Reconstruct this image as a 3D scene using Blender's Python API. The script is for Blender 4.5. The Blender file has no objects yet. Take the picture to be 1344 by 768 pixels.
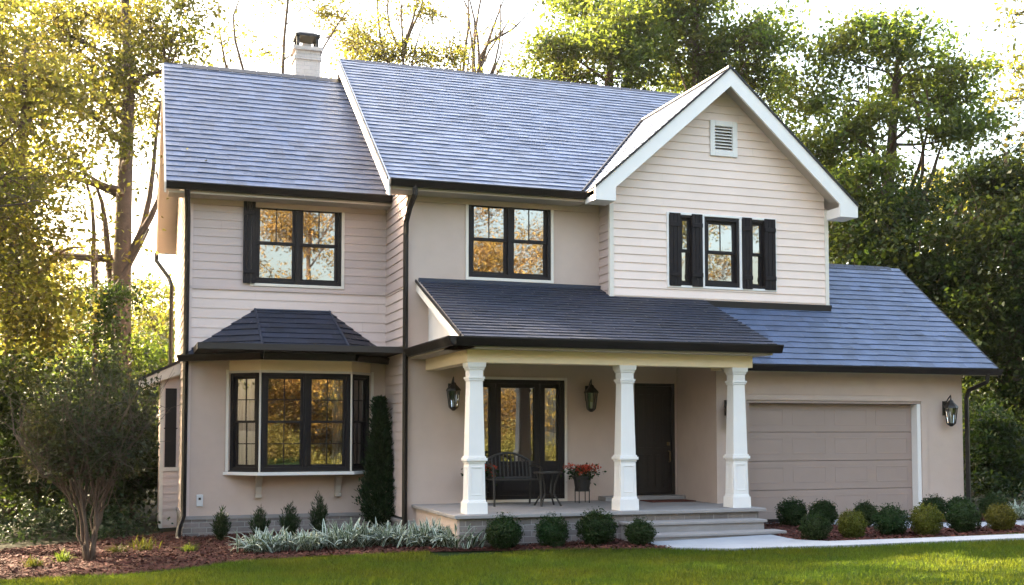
import bpy, math, random
import numpy as np
from mathutils import Vector, Matrix
R_ = math.radians
S = bpy.context.scene
COL = S.collection

# ------------------------------------------------------------------ camera, light
TH, TILT, F = R_(18.6), R_(3.0), 1483.0
cam_d = bpy.data.cameras.new('camera'); cam = bpy.data.objects.new('camera', cam_d); COL.objects.link(cam)
CAM = Vector((-4.326, -18.380, 1.65))
cam.location = CAM
cam.rotation_euler = (R_(90) + TILT, 0, -TH)
cam_d.sensor_width = 36; cam_d.lens = F / 1344 * 36; cam_d.shift_y = 0.0768
cam_d.clip_start = 0.1; cam_d.clip_end = 2000
S.camera = cam

SUN_EL, SUN_AZ = R_(32.2), R_(-43)          # azimuth from +Y (into the scene) towards +X; negative = left
W = bpy.data.worlds.new('World'); S.world = W; W.use_nodes = True
nt = W.node_tree; bg = nt.nodes['Background']
sky = nt.nodes.new('ShaderNodeTexSky'); sky.sky_type = 'NISHITA'; sky.sun_disc = False
sky.sun_elevation = SUN_EL; sky.sun_rotation = SUN_AZ
sky.air_density = 1.4; sky.dust_density = 7.5; sky.ozone_density = 0.0
nt.links.new(sky.outputs[0], bg.inputs[0]); bg.inputs[1].default_value = 0.115
sd = bpy.data.lights.new('sun', 'SUN'); sun = bpy.data.objects.new('sun', sd); COL.objects.link(sun)
sd.energy = 5.0; sd.angle = R_(0.6); sd.color = (1.0, 0.82, 0.58)
sdir = Vector((math.sin(SUN_AZ) * math.cos(SUN_EL), math.cos(SUN_AZ) * math.cos(SUN_EL), math.sin(SUN_EL)))
sun.location = sdir * 60; sun.rotation_euler = sdir.to_track_quat('Z', 'Y').to_euler()
S.view_settings.view_transform = 'Standard'; S.view_settings.look = 'None'
S.view_settings.exposure = 3.36; S.view_settings.gamma = 1.0
S.cycles.max_bounces = 7; S.cycles.diffuse_bounces = 3; S.cycles.glossy_bounces = 3
S.cycles.transmission_bounces = 4; S.cycles.transparent_max_bounces = 8
S.cycles.use_denoising = True

# ------------------------------------------------------------------ materials
def mat(name, col=(.5, .5, .5), rough=.6, spec=.5, var=0.0, scale=3.0, bump=0.0, bscale=60.0, island=0.0, metal=0.0, extra=None):
    m = bpy.data.materials.new(name); m.use_nodes = True
    n, l = m.node_tree.nodes, m.node_tree.links
    p = n['Principled BSDF']
    p.inputs['Roughness'].default_value = rough; p.inputs['Specular IOR Level'].default_value = spec
    p.inputs['Metallic'].default_value = metal
    p.inputs['Base Color'].default_value = (*col, 1)
    geo = n.new('ShaderNodeNewGeometry')
    out = None
    if var or island:
        hsv = n.new('ShaderNodeHueSaturation'); hsv.inputs['Color'].default_value = (*col, 1)
        add = n.new('ShaderNodeMath'); add.operation = 'ADD'; add.inputs[0].default_value = 1.0; add.inputs[1].default_value = 0.0
        if var:
            tx = n.new('ShaderNodeTexNoise'); tx.inputs['Scale'].default_value = scale; tx.inputs['Detail'].default_value = 6; tx.inputs['Roughness'].default_value = .65
            l.new(geo.outputs['Position'], tx.inputs['Vector'])
            mr = n.new('ShaderNodeMapRange'); mr.inputs[1].default_value = .25; mr.inputs[2].default_value = .75
            mr.inputs[3].default_value = 1 - var; mr.inputs[4].default_value = 1 + var
            l.new(tx.outputs[0], mr.inputs[0]); l.new(mr.outputs[0], add.inputs[0])
        if island:
            mi = n.new('ShaderNodeMapRange'); mi.inputs[3].default_value = -island; mi.inputs[4].default_value = island
            l.new(geo.outputs['Random Per Island'], mi.inputs[0]); l.new(mi.outputs[0], add.inputs[1])
        l.new(add.outputs[0], hsv.inputs['Value']); l.new(hsv.outputs[0], p.inputs['Base Color'])
    if bump:
        tb = n.new('ShaderNodeTexNoise'); tb.inputs['Scale'].default_value = bscale; tb.inputs['Detail'].default_value = 4
        l.new(geo.outputs['Position'], tb.inputs['Vector'])
        b = n.new('ShaderNodeBump'); b.inputs['Strength'].default_value = bump; b.inputs['Distance'].default_value = .01
        l.new(tb.outputs[0], b.inputs['Height']); l.new(b.outputs[0], p.inputs['Normal'])
    return m

def brick_mat(name, c1, c2, mortar, sx=1.2):
    m = mat(name, c1, .85, .3)
    n, l = m.node_tree.nodes, m.node_tree.links; p = n['Principled BSDF']
    geo = n.new('ShaderNodeNewGeometry'); sp = n.new('ShaderNodeSeparateXYZ'); l.new(geo.outputs['Position'], sp.inputs[0])
    ad = n.new('ShaderNodeMath'); ad.operation = 'ADD'; l.new(sp.outputs[0], ad.inputs[0]); l.new(sp.outputs[1], ad.inputs[1])
    cb = n.new('ShaderNodeCombineXYZ'); l.new(ad.outputs[0], cb.inputs[0]); l.new(sp.outputs[2], cb.inputs[1])
    br = n.new('ShaderNodeTexBrick'); br.inputs['Scale'].default_value = 1.0
    br.inputs['Brick Width'].default_value = .21 * sx; br.inputs['Row Height'].default_value = .072 * sx
    br.inputs['Mortar Size'].default_value = .006; br.inputs['Mortar Smooth'].default_value = .3
    br.inputs['Color1'].default_value = (*c1, 1); br.inputs['Color2'].default_value = (*c2, 1); br.inputs['Mortar'].default_value = (*mortar, 1)
    l.new(cb.outputs[0], br.inputs['Vector'])
    nz = n.new('ShaderNodeTexNoise'); nz.inputs['Scale'].default_value = 14; nz.inputs['Detail'].default_value = 6; l.new(geo.outputs['Position'], nz.inputs['Vector'])
    mx = n.new('ShaderNodeMix'); mx.data_type = 'RGBA'; mx.blend_type = 'MULTIPLY'; mx.inputs[0].default_value = .35
    l.new(br.outputs[0], mx.inputs[6]); l.new(nz.outputs[0], mx.inputs[7]); l.new(mx.outputs[2], p.inputs['Base Color'])
    b = n.new('ShaderNodeBump'); b.inputs['Strength'].default_value = .7; b.inputs['Distance'].default_value = .008; b.invert = True
    l.new(br.outputs['Fac'], b.inputs['Height']); l.new(b.outputs[0], p.inputs['Normal'])
    return m

def leaf_mat(name, col, tcol, trans=.45, var=.35, hue=.03, rough=.5):
    m = bpy.data.materials.new(name); m.use_nodes = True
    n, l = m.node_tree.nodes, m.node_tree.links; p = n['Principled BSDF']; o = n['Material Output']
    geo = n.new('ShaderNodeNewGeometry')
    tr = n.new('ShaderNodeBsdfTranslucent'); mix = n.new('ShaderNodeMixShader'); mix.inputs[0].default_value = trans
    nz = n.new('ShaderNodeTexNoise'); nz.inputs['Scale'].default_value = .9; nz.inputs['Detail'].default_value = 2; l.new(geo.outputs['Position'], nz.inputs['Vector'])
    mv = n.new('ShaderNodeMapRange'); mv.inputs[3].default_value = 1 - var; mv.inputs[4].default_value = 1 + var; l.new(geo.outputs['Random Per Island'], mv.inputs[0])
    mh = n.new('ShaderNodeMapRange'); mh.inputs[1].default_value = .3; mh.inputs[2].default_value = .7
    mh.inputs[3].default_value = .5 - hue; mh.inputs[4].default_value = .5 + hue; l.new(nz.outputs[0], mh.inputs[0])
    for c, tgt in ((col, p.inputs['Base Color']), (tcol, tr.inputs['Color'])):
        h = n.new('ShaderNodeHueSaturation'); h.inputs['Color'].default_value = (*c, 1)
        l.new(mv.outputs[0], h.inputs['Value']); l.new(mh.outputs[0], h.inputs['Hue']); l.new(h.outputs[0], tgt)
    p.inputs['Roughness'].default_value = rough; p.inputs['Specular IOR Level'].default_value = .15
    l.new(p.outputs[0], mix.inputs[1]); l.new(tr.outputs[0], mix.inputs[2]); l.new(mix.outputs[0], o.inputs[0])
    return m

def glass_mat(name, base=.16, tint=.75, wob=.04):
    m = bpy.data.materials.new(name); m.use_nodes = True
    n, l = m.node_tree.nodes, m.node_tree.links; o = n['Material Output']; n.remove(n['Principled BSDF'])
    t = n.new('ShaderNodeBsdfTransparent'); t.inputs[0].default_value = (tint, tint, tint, 1)
    g = n.new('ShaderNodeBsdfGlossy'); g.inputs['Roughness'].default_value = .015; g.inputs[0].default_value = (1, 1, 1, 1)
    fr = n.new('ShaderNodeFresnel'); fr.inputs[0].default_value = 1.52
    ad = n.new('ShaderNodeMath'); ad.operation = 'ADD'; ad.use_clamp = True; l.new(fr.outputs[0], ad.inputs[0]); ad.inputs[1].default_value = base
    geo = n.new('ShaderNodeNewGeometry'); nz = n.new('ShaderNodeTexNoise'); nz.inputs['Scale'].default_value = 2.2; nz.inputs['Detail'].default_value = 1
    l.new(geo.outputs['Position'], nz.inputs['Vector'])
    b = n.new('ShaderNodeBump'); b.inputs['Strength'].default_value = wob; b.inputs['Distance'].default_value = .05
    l.new(nz.outputs[0], b.inputs['Height']); l.new(b.outputs[0], g.inputs['Normal'])
    mx = n.new('ShaderNodeMixShader'); l.new(ad.outputs[0], mx.inputs[0]); l.new(t.outputs[0], mx.inputs[1]); l.new(g.outputs[0], mx.inputs[2])
    l.new(mx.outputs[0], o.inputs[0])
    return m

M = dict(
    stucco=mat('stucco', (.52, .40, .335), .85, .2, .10, 1.1, .45, 140),
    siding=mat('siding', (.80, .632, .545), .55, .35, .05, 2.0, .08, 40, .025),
    ceiling=mat('porch_ceiling_bounce_tint', (.42, .24, .13), .7, .25, .05, 3.0),  # orange-brown colour chosen to tint the porch like warm bounced light
    siding_shaded=mat('siding_shaded', (.64, .505, .45), .55, .35, .05, 2.0, .08, 40, .025),  # darker copy of the siding colour, standing in for shade on the wing
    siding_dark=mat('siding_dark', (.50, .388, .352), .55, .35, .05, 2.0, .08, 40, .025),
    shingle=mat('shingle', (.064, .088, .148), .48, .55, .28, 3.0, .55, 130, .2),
    shingle_dark_shaded=mat('shingle_dark_shaded', (.014, .018, .034), .55, .5, .25, 6.0, .6, 130, .3),  # darker copy of shingle; the porch and bay roofs' shade is in it
    metal=mat('dark_metal', (.009, .0065, .006), .42, .3, .2, 6.0),
    frame=mat('dark_frame', (.014, .011, .0115), .5, .2, .15, 8.0),
    shutter=mat('shutter_paint', (.013, .010, .011), .6, .18, .15, 8.0),
    white=mat('white_paint', (.76, .715, .675), .5, .4, .03, 5.0, .05, 50),
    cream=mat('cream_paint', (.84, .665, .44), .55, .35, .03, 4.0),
    trim=mat('trim_paint', (.68, .61, .53), .5, .35, .03, 4.0),
    soffit=mat('soffit', (.48, .41, .345), .7, .25, .04, 3.0),
    brick=brick_mat('pale_brick', (.30, .25, .225), (.20, .17, .155), (.40, .37, .34)),
    wbrick=brick_mat('white_brick', (.56, .49, .45), (.48, .42, .38), (.45, .41, .37)),
    stone=mat('stone', (.27, .245, .23), .8, .3, .12, 4.0, .3, 60),
    concrete=mat('concrete', (.27, .285, .31), .85, .25, .1, 2.5, .3, 80),
    door=mat('door_paint', (.012, .008, .007), .4, .45, .2, 6.0),
    gdoor=mat('garage_paint', (.33, .245, .205), .55, .3, .05, 2.0, .1, 50),
    iron=mat('wrought_iron', (.014, .0105, .008), .5, .5, .2, 10),
    brass=mat('aged_brass', (.16, .11, .06), .35, .5, metal=.8),
    lamp_glass=glass_mat('lamp_glass', .08, .8, .0),
    glass=glass_mat('window_glass', .21, .35, .008),
    curtain=mat('curtain', (.75, .72, .66), .9, .1, .05, 4),
    room=mat('room', (.05, .043, .038), .9, .1, .1, 2),
    bark=mat('bark', (.085, .06, .044), .9, .2, .35, 5.0, .9, 25),
    bark_pale=mat('bark_pale', (.10, .07, .05), .85, .2, .3, 5.0, .6, 25),
    mulch=mat('mulch', (.050, .016, .011), .9, .2, .45, 20, .8, 60),
    chips=mat('mulch_chips', (.070, .022, .015), .85, .25, .3, 6, island=.6),
    soil=mat('woodland_floor', (.020, .019, .010), .95, .1, .5, 1.2, .6, 12),
    turf=mat('turf', (.006, .018, .003), .95, .1, .4, 1.5, .6, 60),
    terracotta=mat('dark_pot', (.018, .015, .014), .6, .4, .2, 8),
    flower=mat('red_petals', (.42, .05, .02), .6, .3, .2, 8, island=.5),
    mat_=mat('door_mat', (.10, .035, .025), .95, .1, .3, 30, .6, 200),
    plate=mat('plastic_white', (.6, .59, .58), .4, .5),
    leaf_green=leaf_mat('leaf_green', (.026, .044, .010), (.20, .25, .028), .42),
    leaf_olive=leaf_mat('leaf_olive', (.034, .040, .010), (.22, .205, .028), .5),
    leaf_dark=leaf_mat('leaf_dark', (.011, .023, .006), (.07, .10, .013), .35),
    leaf_gold=leaf_mat('leaf_gold', (.25, .165, .045), (.3, .17, .035), .4, .35, .02),
    leaf_amber=leaf_mat('leaf_amber', (.13, .12, .035), (.2, .15, .03), .4, .4, .03),
    leaf_crape=leaf_mat('leaf_crape', (.024, .030, .013), (.08, .085, .022), .35),
    leaf_box=leaf_mat('leaf_box', (.015, .031, .008), (.045, .075, .01), .25, .45),
    leaf_lime=leaf_mat('leaf_lime', (.075, .078, .010), (.14, .14, .015), .3, .4),
    leaf_conifer=leaf_mat('leaf_conifer', (.018, .034, .013), (.05, .075, .02), .2, .45),
    leaf_grass=leaf_mat('leaf_grass', (.002, .016, .002), (.19, .255, .018), .45, .4, .025),
)

def variegated():
    m = leaf_mat('leaf_variegated', (.03, .06, .025), (.05, .08, .03), .25, .25)
    n, l = m.node_tree.nodes, m.node_tree.links; p = n['Principled BSDF']
    uv = n.new('ShaderNodeUVMap'); uv.uv_map = 'UVMap'; sp = n.new('ShaderNodeSeparateXYZ'); l.new(uv.outputs[0], sp.inputs[0])
    r = n.new('ShaderNodeMapRange'); r.inputs[1].default_value = .35; r.inputs[2].default_value = .75; l.new(sp.outputs[0], r.inputs[0])
    mx = n.new('ShaderNodeMix'); mx.data_type = 'RGBA'; l.new(r.outputs[0], mx.inputs[0])
    src = p.inputs['Base Color'].links[0].from_socket; l.new(src, mx.inputs[6]); mx.inputs[7].default_value = (.60, .66, .56, 1)
    l.new(mx.outputs[2], p.inputs['Base Color'])
    return m
M['leaf_varieg'] = variegated()

# ------------------------------------------------------------------ builders
def link(name, me, m, parent=None):
    me.materials.append(m)
    o = bpy.data.objects.new(name, me); COL.objects.link(o)
    if parent is not None: o.parent = parent
    return o

class MB:
    """Collects shapes, built as ONE mesh object."""
    def __init__(s): s.v = []; s.f = []
    def poly(s, pts):
        b = len(s.v); s.v += [tuple(p) for p in pts]; s.f.append(tuple(range(b, b + len(pts))))
    def box(s, x0, x1, y0, y1, z0, z1):
        s.obox((0, 0, 0), (1, 0, 0), (0, 1, 0), x0, x1, y0, y1, z0, z1)
    def obox(s, o, u, n, u0, u1, n0, n1, z0, z1, w=(0, 0, 1)):
        o, u, n, w = Vector(o), Vector(u), Vector(n), Vector(w); b = len(s.v)
        for a in (u0, u1):
            for c in (n0, n1):
                for z in (z0, z1): s.v.append(tuple(o + u * a + n * c + w * z))
        for q in ((0, 1, 3, 2), (4, 6, 7, 5), (0, 4, 5, 1), (2, 3, 7, 6), (0, 2, 6, 4), (1, 5, 7, 3)): s.f.append(tuple(b + i for i in q))
    def prism(s, pts, d):
        """planar polygon extruded by vector d"""
        b = len(s.v); k = len(pts); d = Vector(d)
        s.v += [tuple(p) for p in pts] + [tuple(Vector(p) + d) for p in pts]
        s.f.append(tuple(range(b + k - 1, b - 1, -1))); s.f.append(tuple(range(b + k, b + 2 * k)))
        for i in range(k):
            j = (i + 1) % k; s.f.append((b + i, b + j, b + k + j, b + k + i))
    def frustum(s, cx, cy, z0, z1, h0, h1, n=4, rot=None):
        rot = math.pi / n if rot is None else rot
        k0, k1 = h0 / math.cos(math.pi / n), h1 / math.cos(math.pi / n); b = len(s.v)
        for z, k in ((z0, k0), (z1, k1)):
            for i in range(n):
                a = rot + 2 * math.pi * i / n; s.v.append((cx + k * math.cos(a), cy + k * math.sin(a), z))
        for i in range(n):
            j = (i + 1) % n; s.f.append((b + i, b + j, b + n + j, b + n + i))
        s.f.append(tuple(range(b + n - 1, b - 1, -1))); s.f.append(tuple(range(b + n, b + 2 * n)))
    def tube(s, pts, rads, n=6, cap=True):
        pts = [Vector(p) for p in pts]
        if not hasattr(rads, '__len__'): rads = [rads] * len(pts)
        b = len(s.v); ref = None
        for i, p in enumerate(pts):
            t = (pts[min(i + 1, len(pts) - 1)] - pts[max(i - 1, 0)])
            t = t.normalized() if t.length > 1e-9 else Vector((0, 0, 1))
            if ref is None: ref = t.orthogonal().normalized()
            ref = (ref - t * ref.dot(t)); ref = ref.normalized() if ref.length > 1e-6 else t.orthogonal().normalized()
            q = t.cross(ref)
            for k in range(n):
                a = 2 * math.pi * (k + .5) / n; s.v.append(tuple(p + (ref * math.cos(a) + q * math.sin(a)) * rads[i]))
        for i in range(len(pts) - 1):
            for k in range(n):
                j = (k + 1) % n; s.f.append((b + i * n + k, b + i * n + j, b + (i + 1) * n + j, b + (i + 1) * n + k))
        if cap:
            s.f.append(tuple(range(b + n - 1, b - 1, -1))); e = b + (len(pts) - 1) * n; s.f.append(tuple(range(e, e + n)))
    def build(s, name, m, parent=None, smooth=False, bevel=0.0):
        me = bpy.data.meshes.new(name); me.from_pydata(s.v, [], s.f); me.update()
        if smooth: me.polygons.foreach_set('use_smooth', [True] * len(me.polygons))
        o = link(name, me, m, parent)
        if bevel:
            b = o.modifiers.new('edge', 'BEVEL'); b.width = bevel; b.segments = 2; b.limit_method = 'ANGLE'; b.angle_limit = R_(40)
        return o

def clip(poly, a, b, c):
    """keep the half-plane a*x + b*y <= c of a 2-D polygon"""
    out = []
    for i in range(len(poly)):
        p, q = poly[i], poly[(i + 1) % len(poly)]
        dp, dq = a * p[0] + b * p[1] - c, a * q[0] + b * q[1] - c
        if dp <= 1e-9: out.append(p)
        if (dp < -1e-9 and dq > 1e-9) or (dp > 1e-9 and dq < -1e-9):
            t = dp / (dp - dq); out.append((p[0] + (q[0] - p[0]) * t, p[1] + (q[1] - p[1]) * t))
    return out
def clip_convex(poly, conv):
    area = sum(conv[i][0] * conv[(i + 1) % len(conv)][1] - conv[(i + 1) % len(conv)][0] * conv[i][1] for i in range(len(conv)))
    if area < 0: conv = conv[::-1]
    for i in range(len(conv)):
        p, q = conv[i], conv[(i + 1) % len(conv)]
        a, b = q[1] - p[1], -(q[0] - p[0]); poly = clip(poly, a, b, a * p[0] + b * p[1])
        if len(poly) < 3: return []
    return poly

def shingles(mb, poly, u, e=.2, t=.011, seed=1, lift=.006):
    """laps shingle tabs over a planar convex polygon; u runs along the eave"""
    rnd = random.Random(seed); P = [Vector(p) for p in poly]; u = Vector(u).normalized()
    nrm = (P[1] - P[0]).cross(P[2] - P[0]).normalized()
    if nrm.z < 0: nrm = -nrm
    v = nrm.cross(u).normalized()
    if v.z < 0: v = -v
    o = P[0]; C2 = [((p - o).dot(u), (p - o).dot(v)) for p in P]
    u0, u1 = min(c[0] for c in C2), max(c[0] for c in C2); v0, v1 = min(c[1] for c in C2), max(c[1] for c in C2)
    r = 0; y = v0
    while y < v1:
        x = u0 - rnd.random() * .3
        while x < u1:
            w = rnd.uniform(.16, .36); jl = rnd.uniform(0, .007); jb = rnd.choice((0, 0, .003, .008, .013)) if e > .16 else rnd.uniform(0, .006)
            q = clip_convex([(x, y + jb), (x + w, y + jb), (x + w, y + e + .006), (x, y + e + .006)], C2)
            x += w
            if len(q) < 3: continue
            def up(p, low=False):
                h = lift if low else lift + (t + jl) * (1 - (p[1] - y) / e) + .001
                return o + u * p[0] + v * p[1] + nrm * h
            mb.poly([up(p) for p in q])
            for i in range(len(q)):
                a, b = q[i], q[(i + 1) % len(q)]
                if abs(a[1] - b[1]) < 1e-6 and a[1] < y + jb + .02: mb.poly([up(a, True), up(b, True), up(b), up(a)])
        y += e; r += 1

def boards(mb, o, u, n, poly, holes=(), e=.15, t=.016, z0=None):
    """lap siding over a convex polygon given in (u, z), with rectangular holes (u0, u1, z0, z1)"""
    o, u, n = Vector(o), Vector(u), Vector(n); za = min(p[1] for p in poly) if z0 is None else z0; zb = max(p[1] for p in poly)
    ua, ub = min(p[0] for p in poly), max(p[0] for p in poly)
    z = za
    while z < zb:
        cuts = sorted({z, z + e, *[h for H in holes for h in (H[2], H[3]) if z < h < z + e]})
        for k in range(len(cuts) - 1):
            c0, c1 = cuts[k], cuts[k + 1]; iv = [(ua, ub)]
            for H in holes:
                if H[2] <= c0 + 1e-6 and H[3] >= c1 - 1e-6:
                    nx = []
                    for a, b in iv:
                        if H[0] > a: nx.append((a, min(b, H[0])))
                        if H[1] < b: nx.append((max(a, H[1]), b))
                    iv = [i for i in nx if i[1] - i[0] > 1e-4]
            jr = random.Random(int(z * 1000) + len(poly)); js = [ua + jr.uniform(.4, 3.4)]
            while js[-1] < ub: js.append(js[-1] + jr.uniform(2.2, 3.7))
            iv = [(max(a, p + .0005), min(b, q_ - .0005)) for a, b in iv for p, q_ in zip([ua - .01] + js, js + [ub + 9]) if min(b, q_ - .0015) - max(a, p + .0015) > 1e-3]
            for a, b in iv:
                q = clip_convex([(a, c0), (b, c0), (b, c1), (a, c1)], poly)
                if len(q) < 3: continue
                def up(p, low=False): return o + u * p[0] + Vector((0, 0, p[1])) + n * (0.0 if low else t * (1 - (p[1] - z) / e) + .002)
                mb.poly([up(p) for p in q])
                if k == 0:
                    for i in range(len(q)):
                        p, r = q[i], q[(i + 1) % len(q)]
                        if abs(p[1] - z) < 1e-6 and abs(r[1] - z) < 1e-6: mb.poly([up(p, True), up(r, True), up(r), up(p)])
        z += e

def wall_grid(mb, o, u, n, u0, u1, z0, z1, holes=(), th=.12):
    """plain wall with rectangular openings and their reveals"""
    o, u, n = Vector(o), Vector(u), Vector(n)
    us = sorted({u0, u1, *[h for H in holes for h in H[:2]]}); zs = sorted({z0, z1, *[h for H in holes for h in H[2:]]})
    P = lambda a, z, d=0: o + u * a + Vector((0, 0, z)) - n * d
    for i in range(len(us) - 1):
        for j in range(len(zs) - 1):
            cu, cz = (us[i] + us[i + 1]) / 2, (zs[j] + zs[j + 1]) / 2
            if any(H[0] < cu < H[1] and H[2] < cz < H[3] for H in holes): continue
            mb.poly([P(us[i], zs[j]), P(us[i + 1], zs[j]), P(us[i + 1], zs[j + 1]), P(us[i], zs[j + 1])])
    for a, b, c, d in holes:
        for (p, q) in (((a, c), (a, d)), ((a, d), (b, d)), ((b, d), (b, c)), ((b, c), (a, c))):
            mb.poly([P(*p), P(*q), P(*q, th), P(*p, th)])

def fast_mesh(name, verts, k, m, parent=None, uv=None, smooth=False):
    """verts: (N*k, 3) array, k-gons in order"""
    verts = np.ascontiguousarray(verts, np.float32).reshape(-1, 3); nf = len(verts) // k
    me = bpy.data.meshes.new(name)
    me.vertices.add(len(verts)); me.vertices.foreach_set('co', verts.ravel())
    me.loops.add(len(verts)); me.loops.foreach_set('vertex_index', np.arange(len(verts), dtype=np.int32))
    me.polygons.add(nf); me.polygons.foreach_set('loop_start', np.arange(0, len(verts), k, dtype=np.int32))
    if uv is not None:
        L = me.uv_layers.new(name='UVMap'); L.data.foreach_set('uv', np.ascontiguousarray(uv, np.float32).ravel())
    me.update(calc_edges=True)
    return link(name, me, m, parent)

def empty(name, loc, label=None, cat=None, group=None, kind=None):
    o = bpy.data.objects.new(name, None); COL.objects.link(o); o.location = loc; o.empty_display_size = .3
    return tag(o, label, cat, group, kind)
def tag(o, label=None, cat=None, group=None, kind=None):
    if label: o['label'] = label
    if cat: o['category'] = cat
    if group: o['group'] = group
    if kind: o['kind'] = kind
    return o
def copy_tree(o, loc, rz=0, sc=1.0, label=None, group=None):
    c = o.copy(); COL.objects.link(c); c.location = loc; c.rotation_euler = (0, 0, rz); c.scale = (sc, sc, sc) if not hasattr(sc, '__len__') else sc
    if label: c['label'] = label
    if group: c['group'] = group
    for ch in o.children:
        d = ch.copy(); COL.objects.link(d); d.parent = c
        for g in ch.children:
            k = g.copy(); COL.objects.link(k); k.parent = d
    return c
def local(o):
    """moves an object's own vertices so that its origin is at its parent's"""
    return o

def gz(x, y=0):
    return -.10 + .025 * np.clip(x, -9, 16)

# ------------------------------------------------------------------ the ground
def sheet(name, pts, m, dz, kind='structure', skirt=0.0):
    mb = MB(); P = [(x, y, float(gz(x)) + dz) for x, y in pts]
    # triangulated as a fan of strips would break on concave outlines: Blender tessellates the n-gon
    mb.poly(P)
    if skirt:
        for i in range(len(P)):
            a, b = P[i], P[(i + 1) % len(P)]; mb.poly([a, b, (b[0], b[1], b[2] - skirt), (a[0], a[1], a[2] - skirt)])
    o = mb.build(name, m); o['kind'] = kind
    return o
xs = [-600, -120, -40, -20, -9, 16, 30, 60, 140, 600]
mb = MB()
for i in range(len(xs) - 1):
    mb.poly([(xs[i], -600, float(gz(xs[i]))), (xs[i + 1], -600, float(gz(xs[i + 1]))), (xs[i + 1], 600, float(gz(xs[i + 1]))), (xs[i], 600, float(gz(xs[i])))])
g = mb.build('ground', M['soil']); g['kind'] = 'structure'

LEFT_BED = [(-7.6, -2.2), (-6.6, -2.75), (-5.86, -2.85), (-5.0, -2.95), (-4.41, -3.05), (-3.48, -2.72), (-2.92, -2.4), (-1.78, -2.35), (-.27, -2.62), (1.29, -3.3), (2.4, -3.85), (2.9, -4.05), (2.72, -3.2), (2.72, -2.5), (-.0, -2.4), (.0, .0), (0, 1.6), (-3.45, 1.6), (-3.5, 3.0), (-5.2, 1.6), (-7.6, .2)]
RIGHT_BED = [(4.9, -1.6), (4.9, -3.3), (4.84, -4.05), (5.15, -4.5), (6.2, -4.68), (8.3, -4.95), (13, -5.5), (13, -4.4), (8.6, -4.0), (7.2, -3.5), (6.6, -2.4), (6.3, -1.6)]
RIGHT_BED2 = [(8.2, -2.25), (8.8, -2.0), (10.3, -1.9), (13, -1.5), (13, -3.2), (9.6, -3.2), (8.6, -3.1), (8.15, -2.75)]
PATH = [(2.72, -3.2), (4.9, -3.2), (4.84, -4.05), (5.1, -4.47), (6.4, -4.78), (8.0, -5.08), (10, -5.5), (14, -6.2), (14, -6.75), (10, -6.0), (7.6, -5.5), (5.0, -5.02), (3.5, -4.6), (2.9, -4.1)]
sheet('mulch_bed', LEFT_BED, M['mulch'], .03)
sheet('mulch_bed', RIGHT_BED, M['mulch'], .034)
sheet('mulch_bed', RIGHT_BED2, M['mulch'], .042)
sheet('walkway', PATH, M['concrete'], .05, skirt=.1)
sheet('driveway', [(5.2, -1.44), (10.0, -1.44), (14, -1.2), (14, -4.3), (8.6, -3.9), (6.9, -3.4), (6.4, -2.6), (5.2, -1.9)], M['concrete'], .022)

def inside(px, py, poly):
    c = np.zeros(len(px), bool)
    for i in range(len(poly)):
        x0, y0 = poly[i]; x1, y1 = poly[(i + 1) % len(poly)]
        hit = ((y0 > py) != (y1 > py)) & (px < (x1 - x0) * (py - y0) / (y1 - y0 + 1e-12) + x0)
        c ^= hit
    return c
# lawn base sheet and blades
LAWN = [(-30, -60), (60, -60), (60, -4.6), (14, -4.6), (4.9, -3.2), (2.72, -3.2), (-.27, -2.5), (-3.48, -2.6), (-6.6, -2.7), (-9, -2.0), (-30, -2.0)]
mb = MB()
for i in range(len(xs) - 1):
    q = [p for p in LAWN]
    q = clip(clip(q, -1, 0, -xs[i]), 1, 0, xs[i + 1])
    if len(q) > 2: mb.poly([(x, y, float(gz(x)) + .012) for x, y in q])
lawn = mb.build('lawn', M['turf']); lawn['kind'] = 'structure'
def grass():
    r = np.random.default_rng(5); N = 760000
    x = r.uniform(-9.5, 16, N); y = -9.5 + (r.random(N) ** .85) * 7.3
    # keep what lies in the photograph's wedge and a step to either side
    rx, ry = x - CAM.x, y - CAM.y
    dep = rx * math.sin(TH) + ry * math.cos(TH); lat = rx * math.cos(TH) - ry * math.sin(TH)
    ok = (np.abs(lat) < dep * .62 + 1.2) & (dep > 11.0)
    for P in (LEFT_BED, RIGHT_BED, PATH): ok &= ~inside(x, y, P)
    ok &= (y < -2.0) & ~((x > 4.9) & (y > -4.4)) & ~((x > -.3) & (x < 4.9) & (y > -3.25)) & (y < np.where(x < -6.6, -2.2, 0))
    x, y = x[ok], y[ok]; n = len(x)
    a = r.uniform(0, 6.283, n); h = r.uniform(.02, .062, n); w = r.uniform(.0025, .0055, n)
    patch = .5 + .5 * np.sin(x * 2.1 + np.sin(y * 3.1) * 1.3) * np.sin(y * 2.7 + x * .7)
    h *= .8 + .4 * patch
    z = gz(x) + .012
    la = r.uniform(0, 6.283, n); ln = r.uniform(.1, .8, n) * h
    b = np.stack([x, y, z], 1); d = np.stack([np.cos(a), np.sin(a), 0 * a], 1) * w[:, None]
    tip = b + np.stack([np.cos(la) * ln, np.sin(la) * ln, h], 1)
    o = fast_mesh('grass', np.stack([b - d, b + d, tip], 1), 3, M['leaf_grass'])
    tag(o, 'short green mown grass on the front lawn', 'grass', kind='stuff')
grass()
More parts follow.
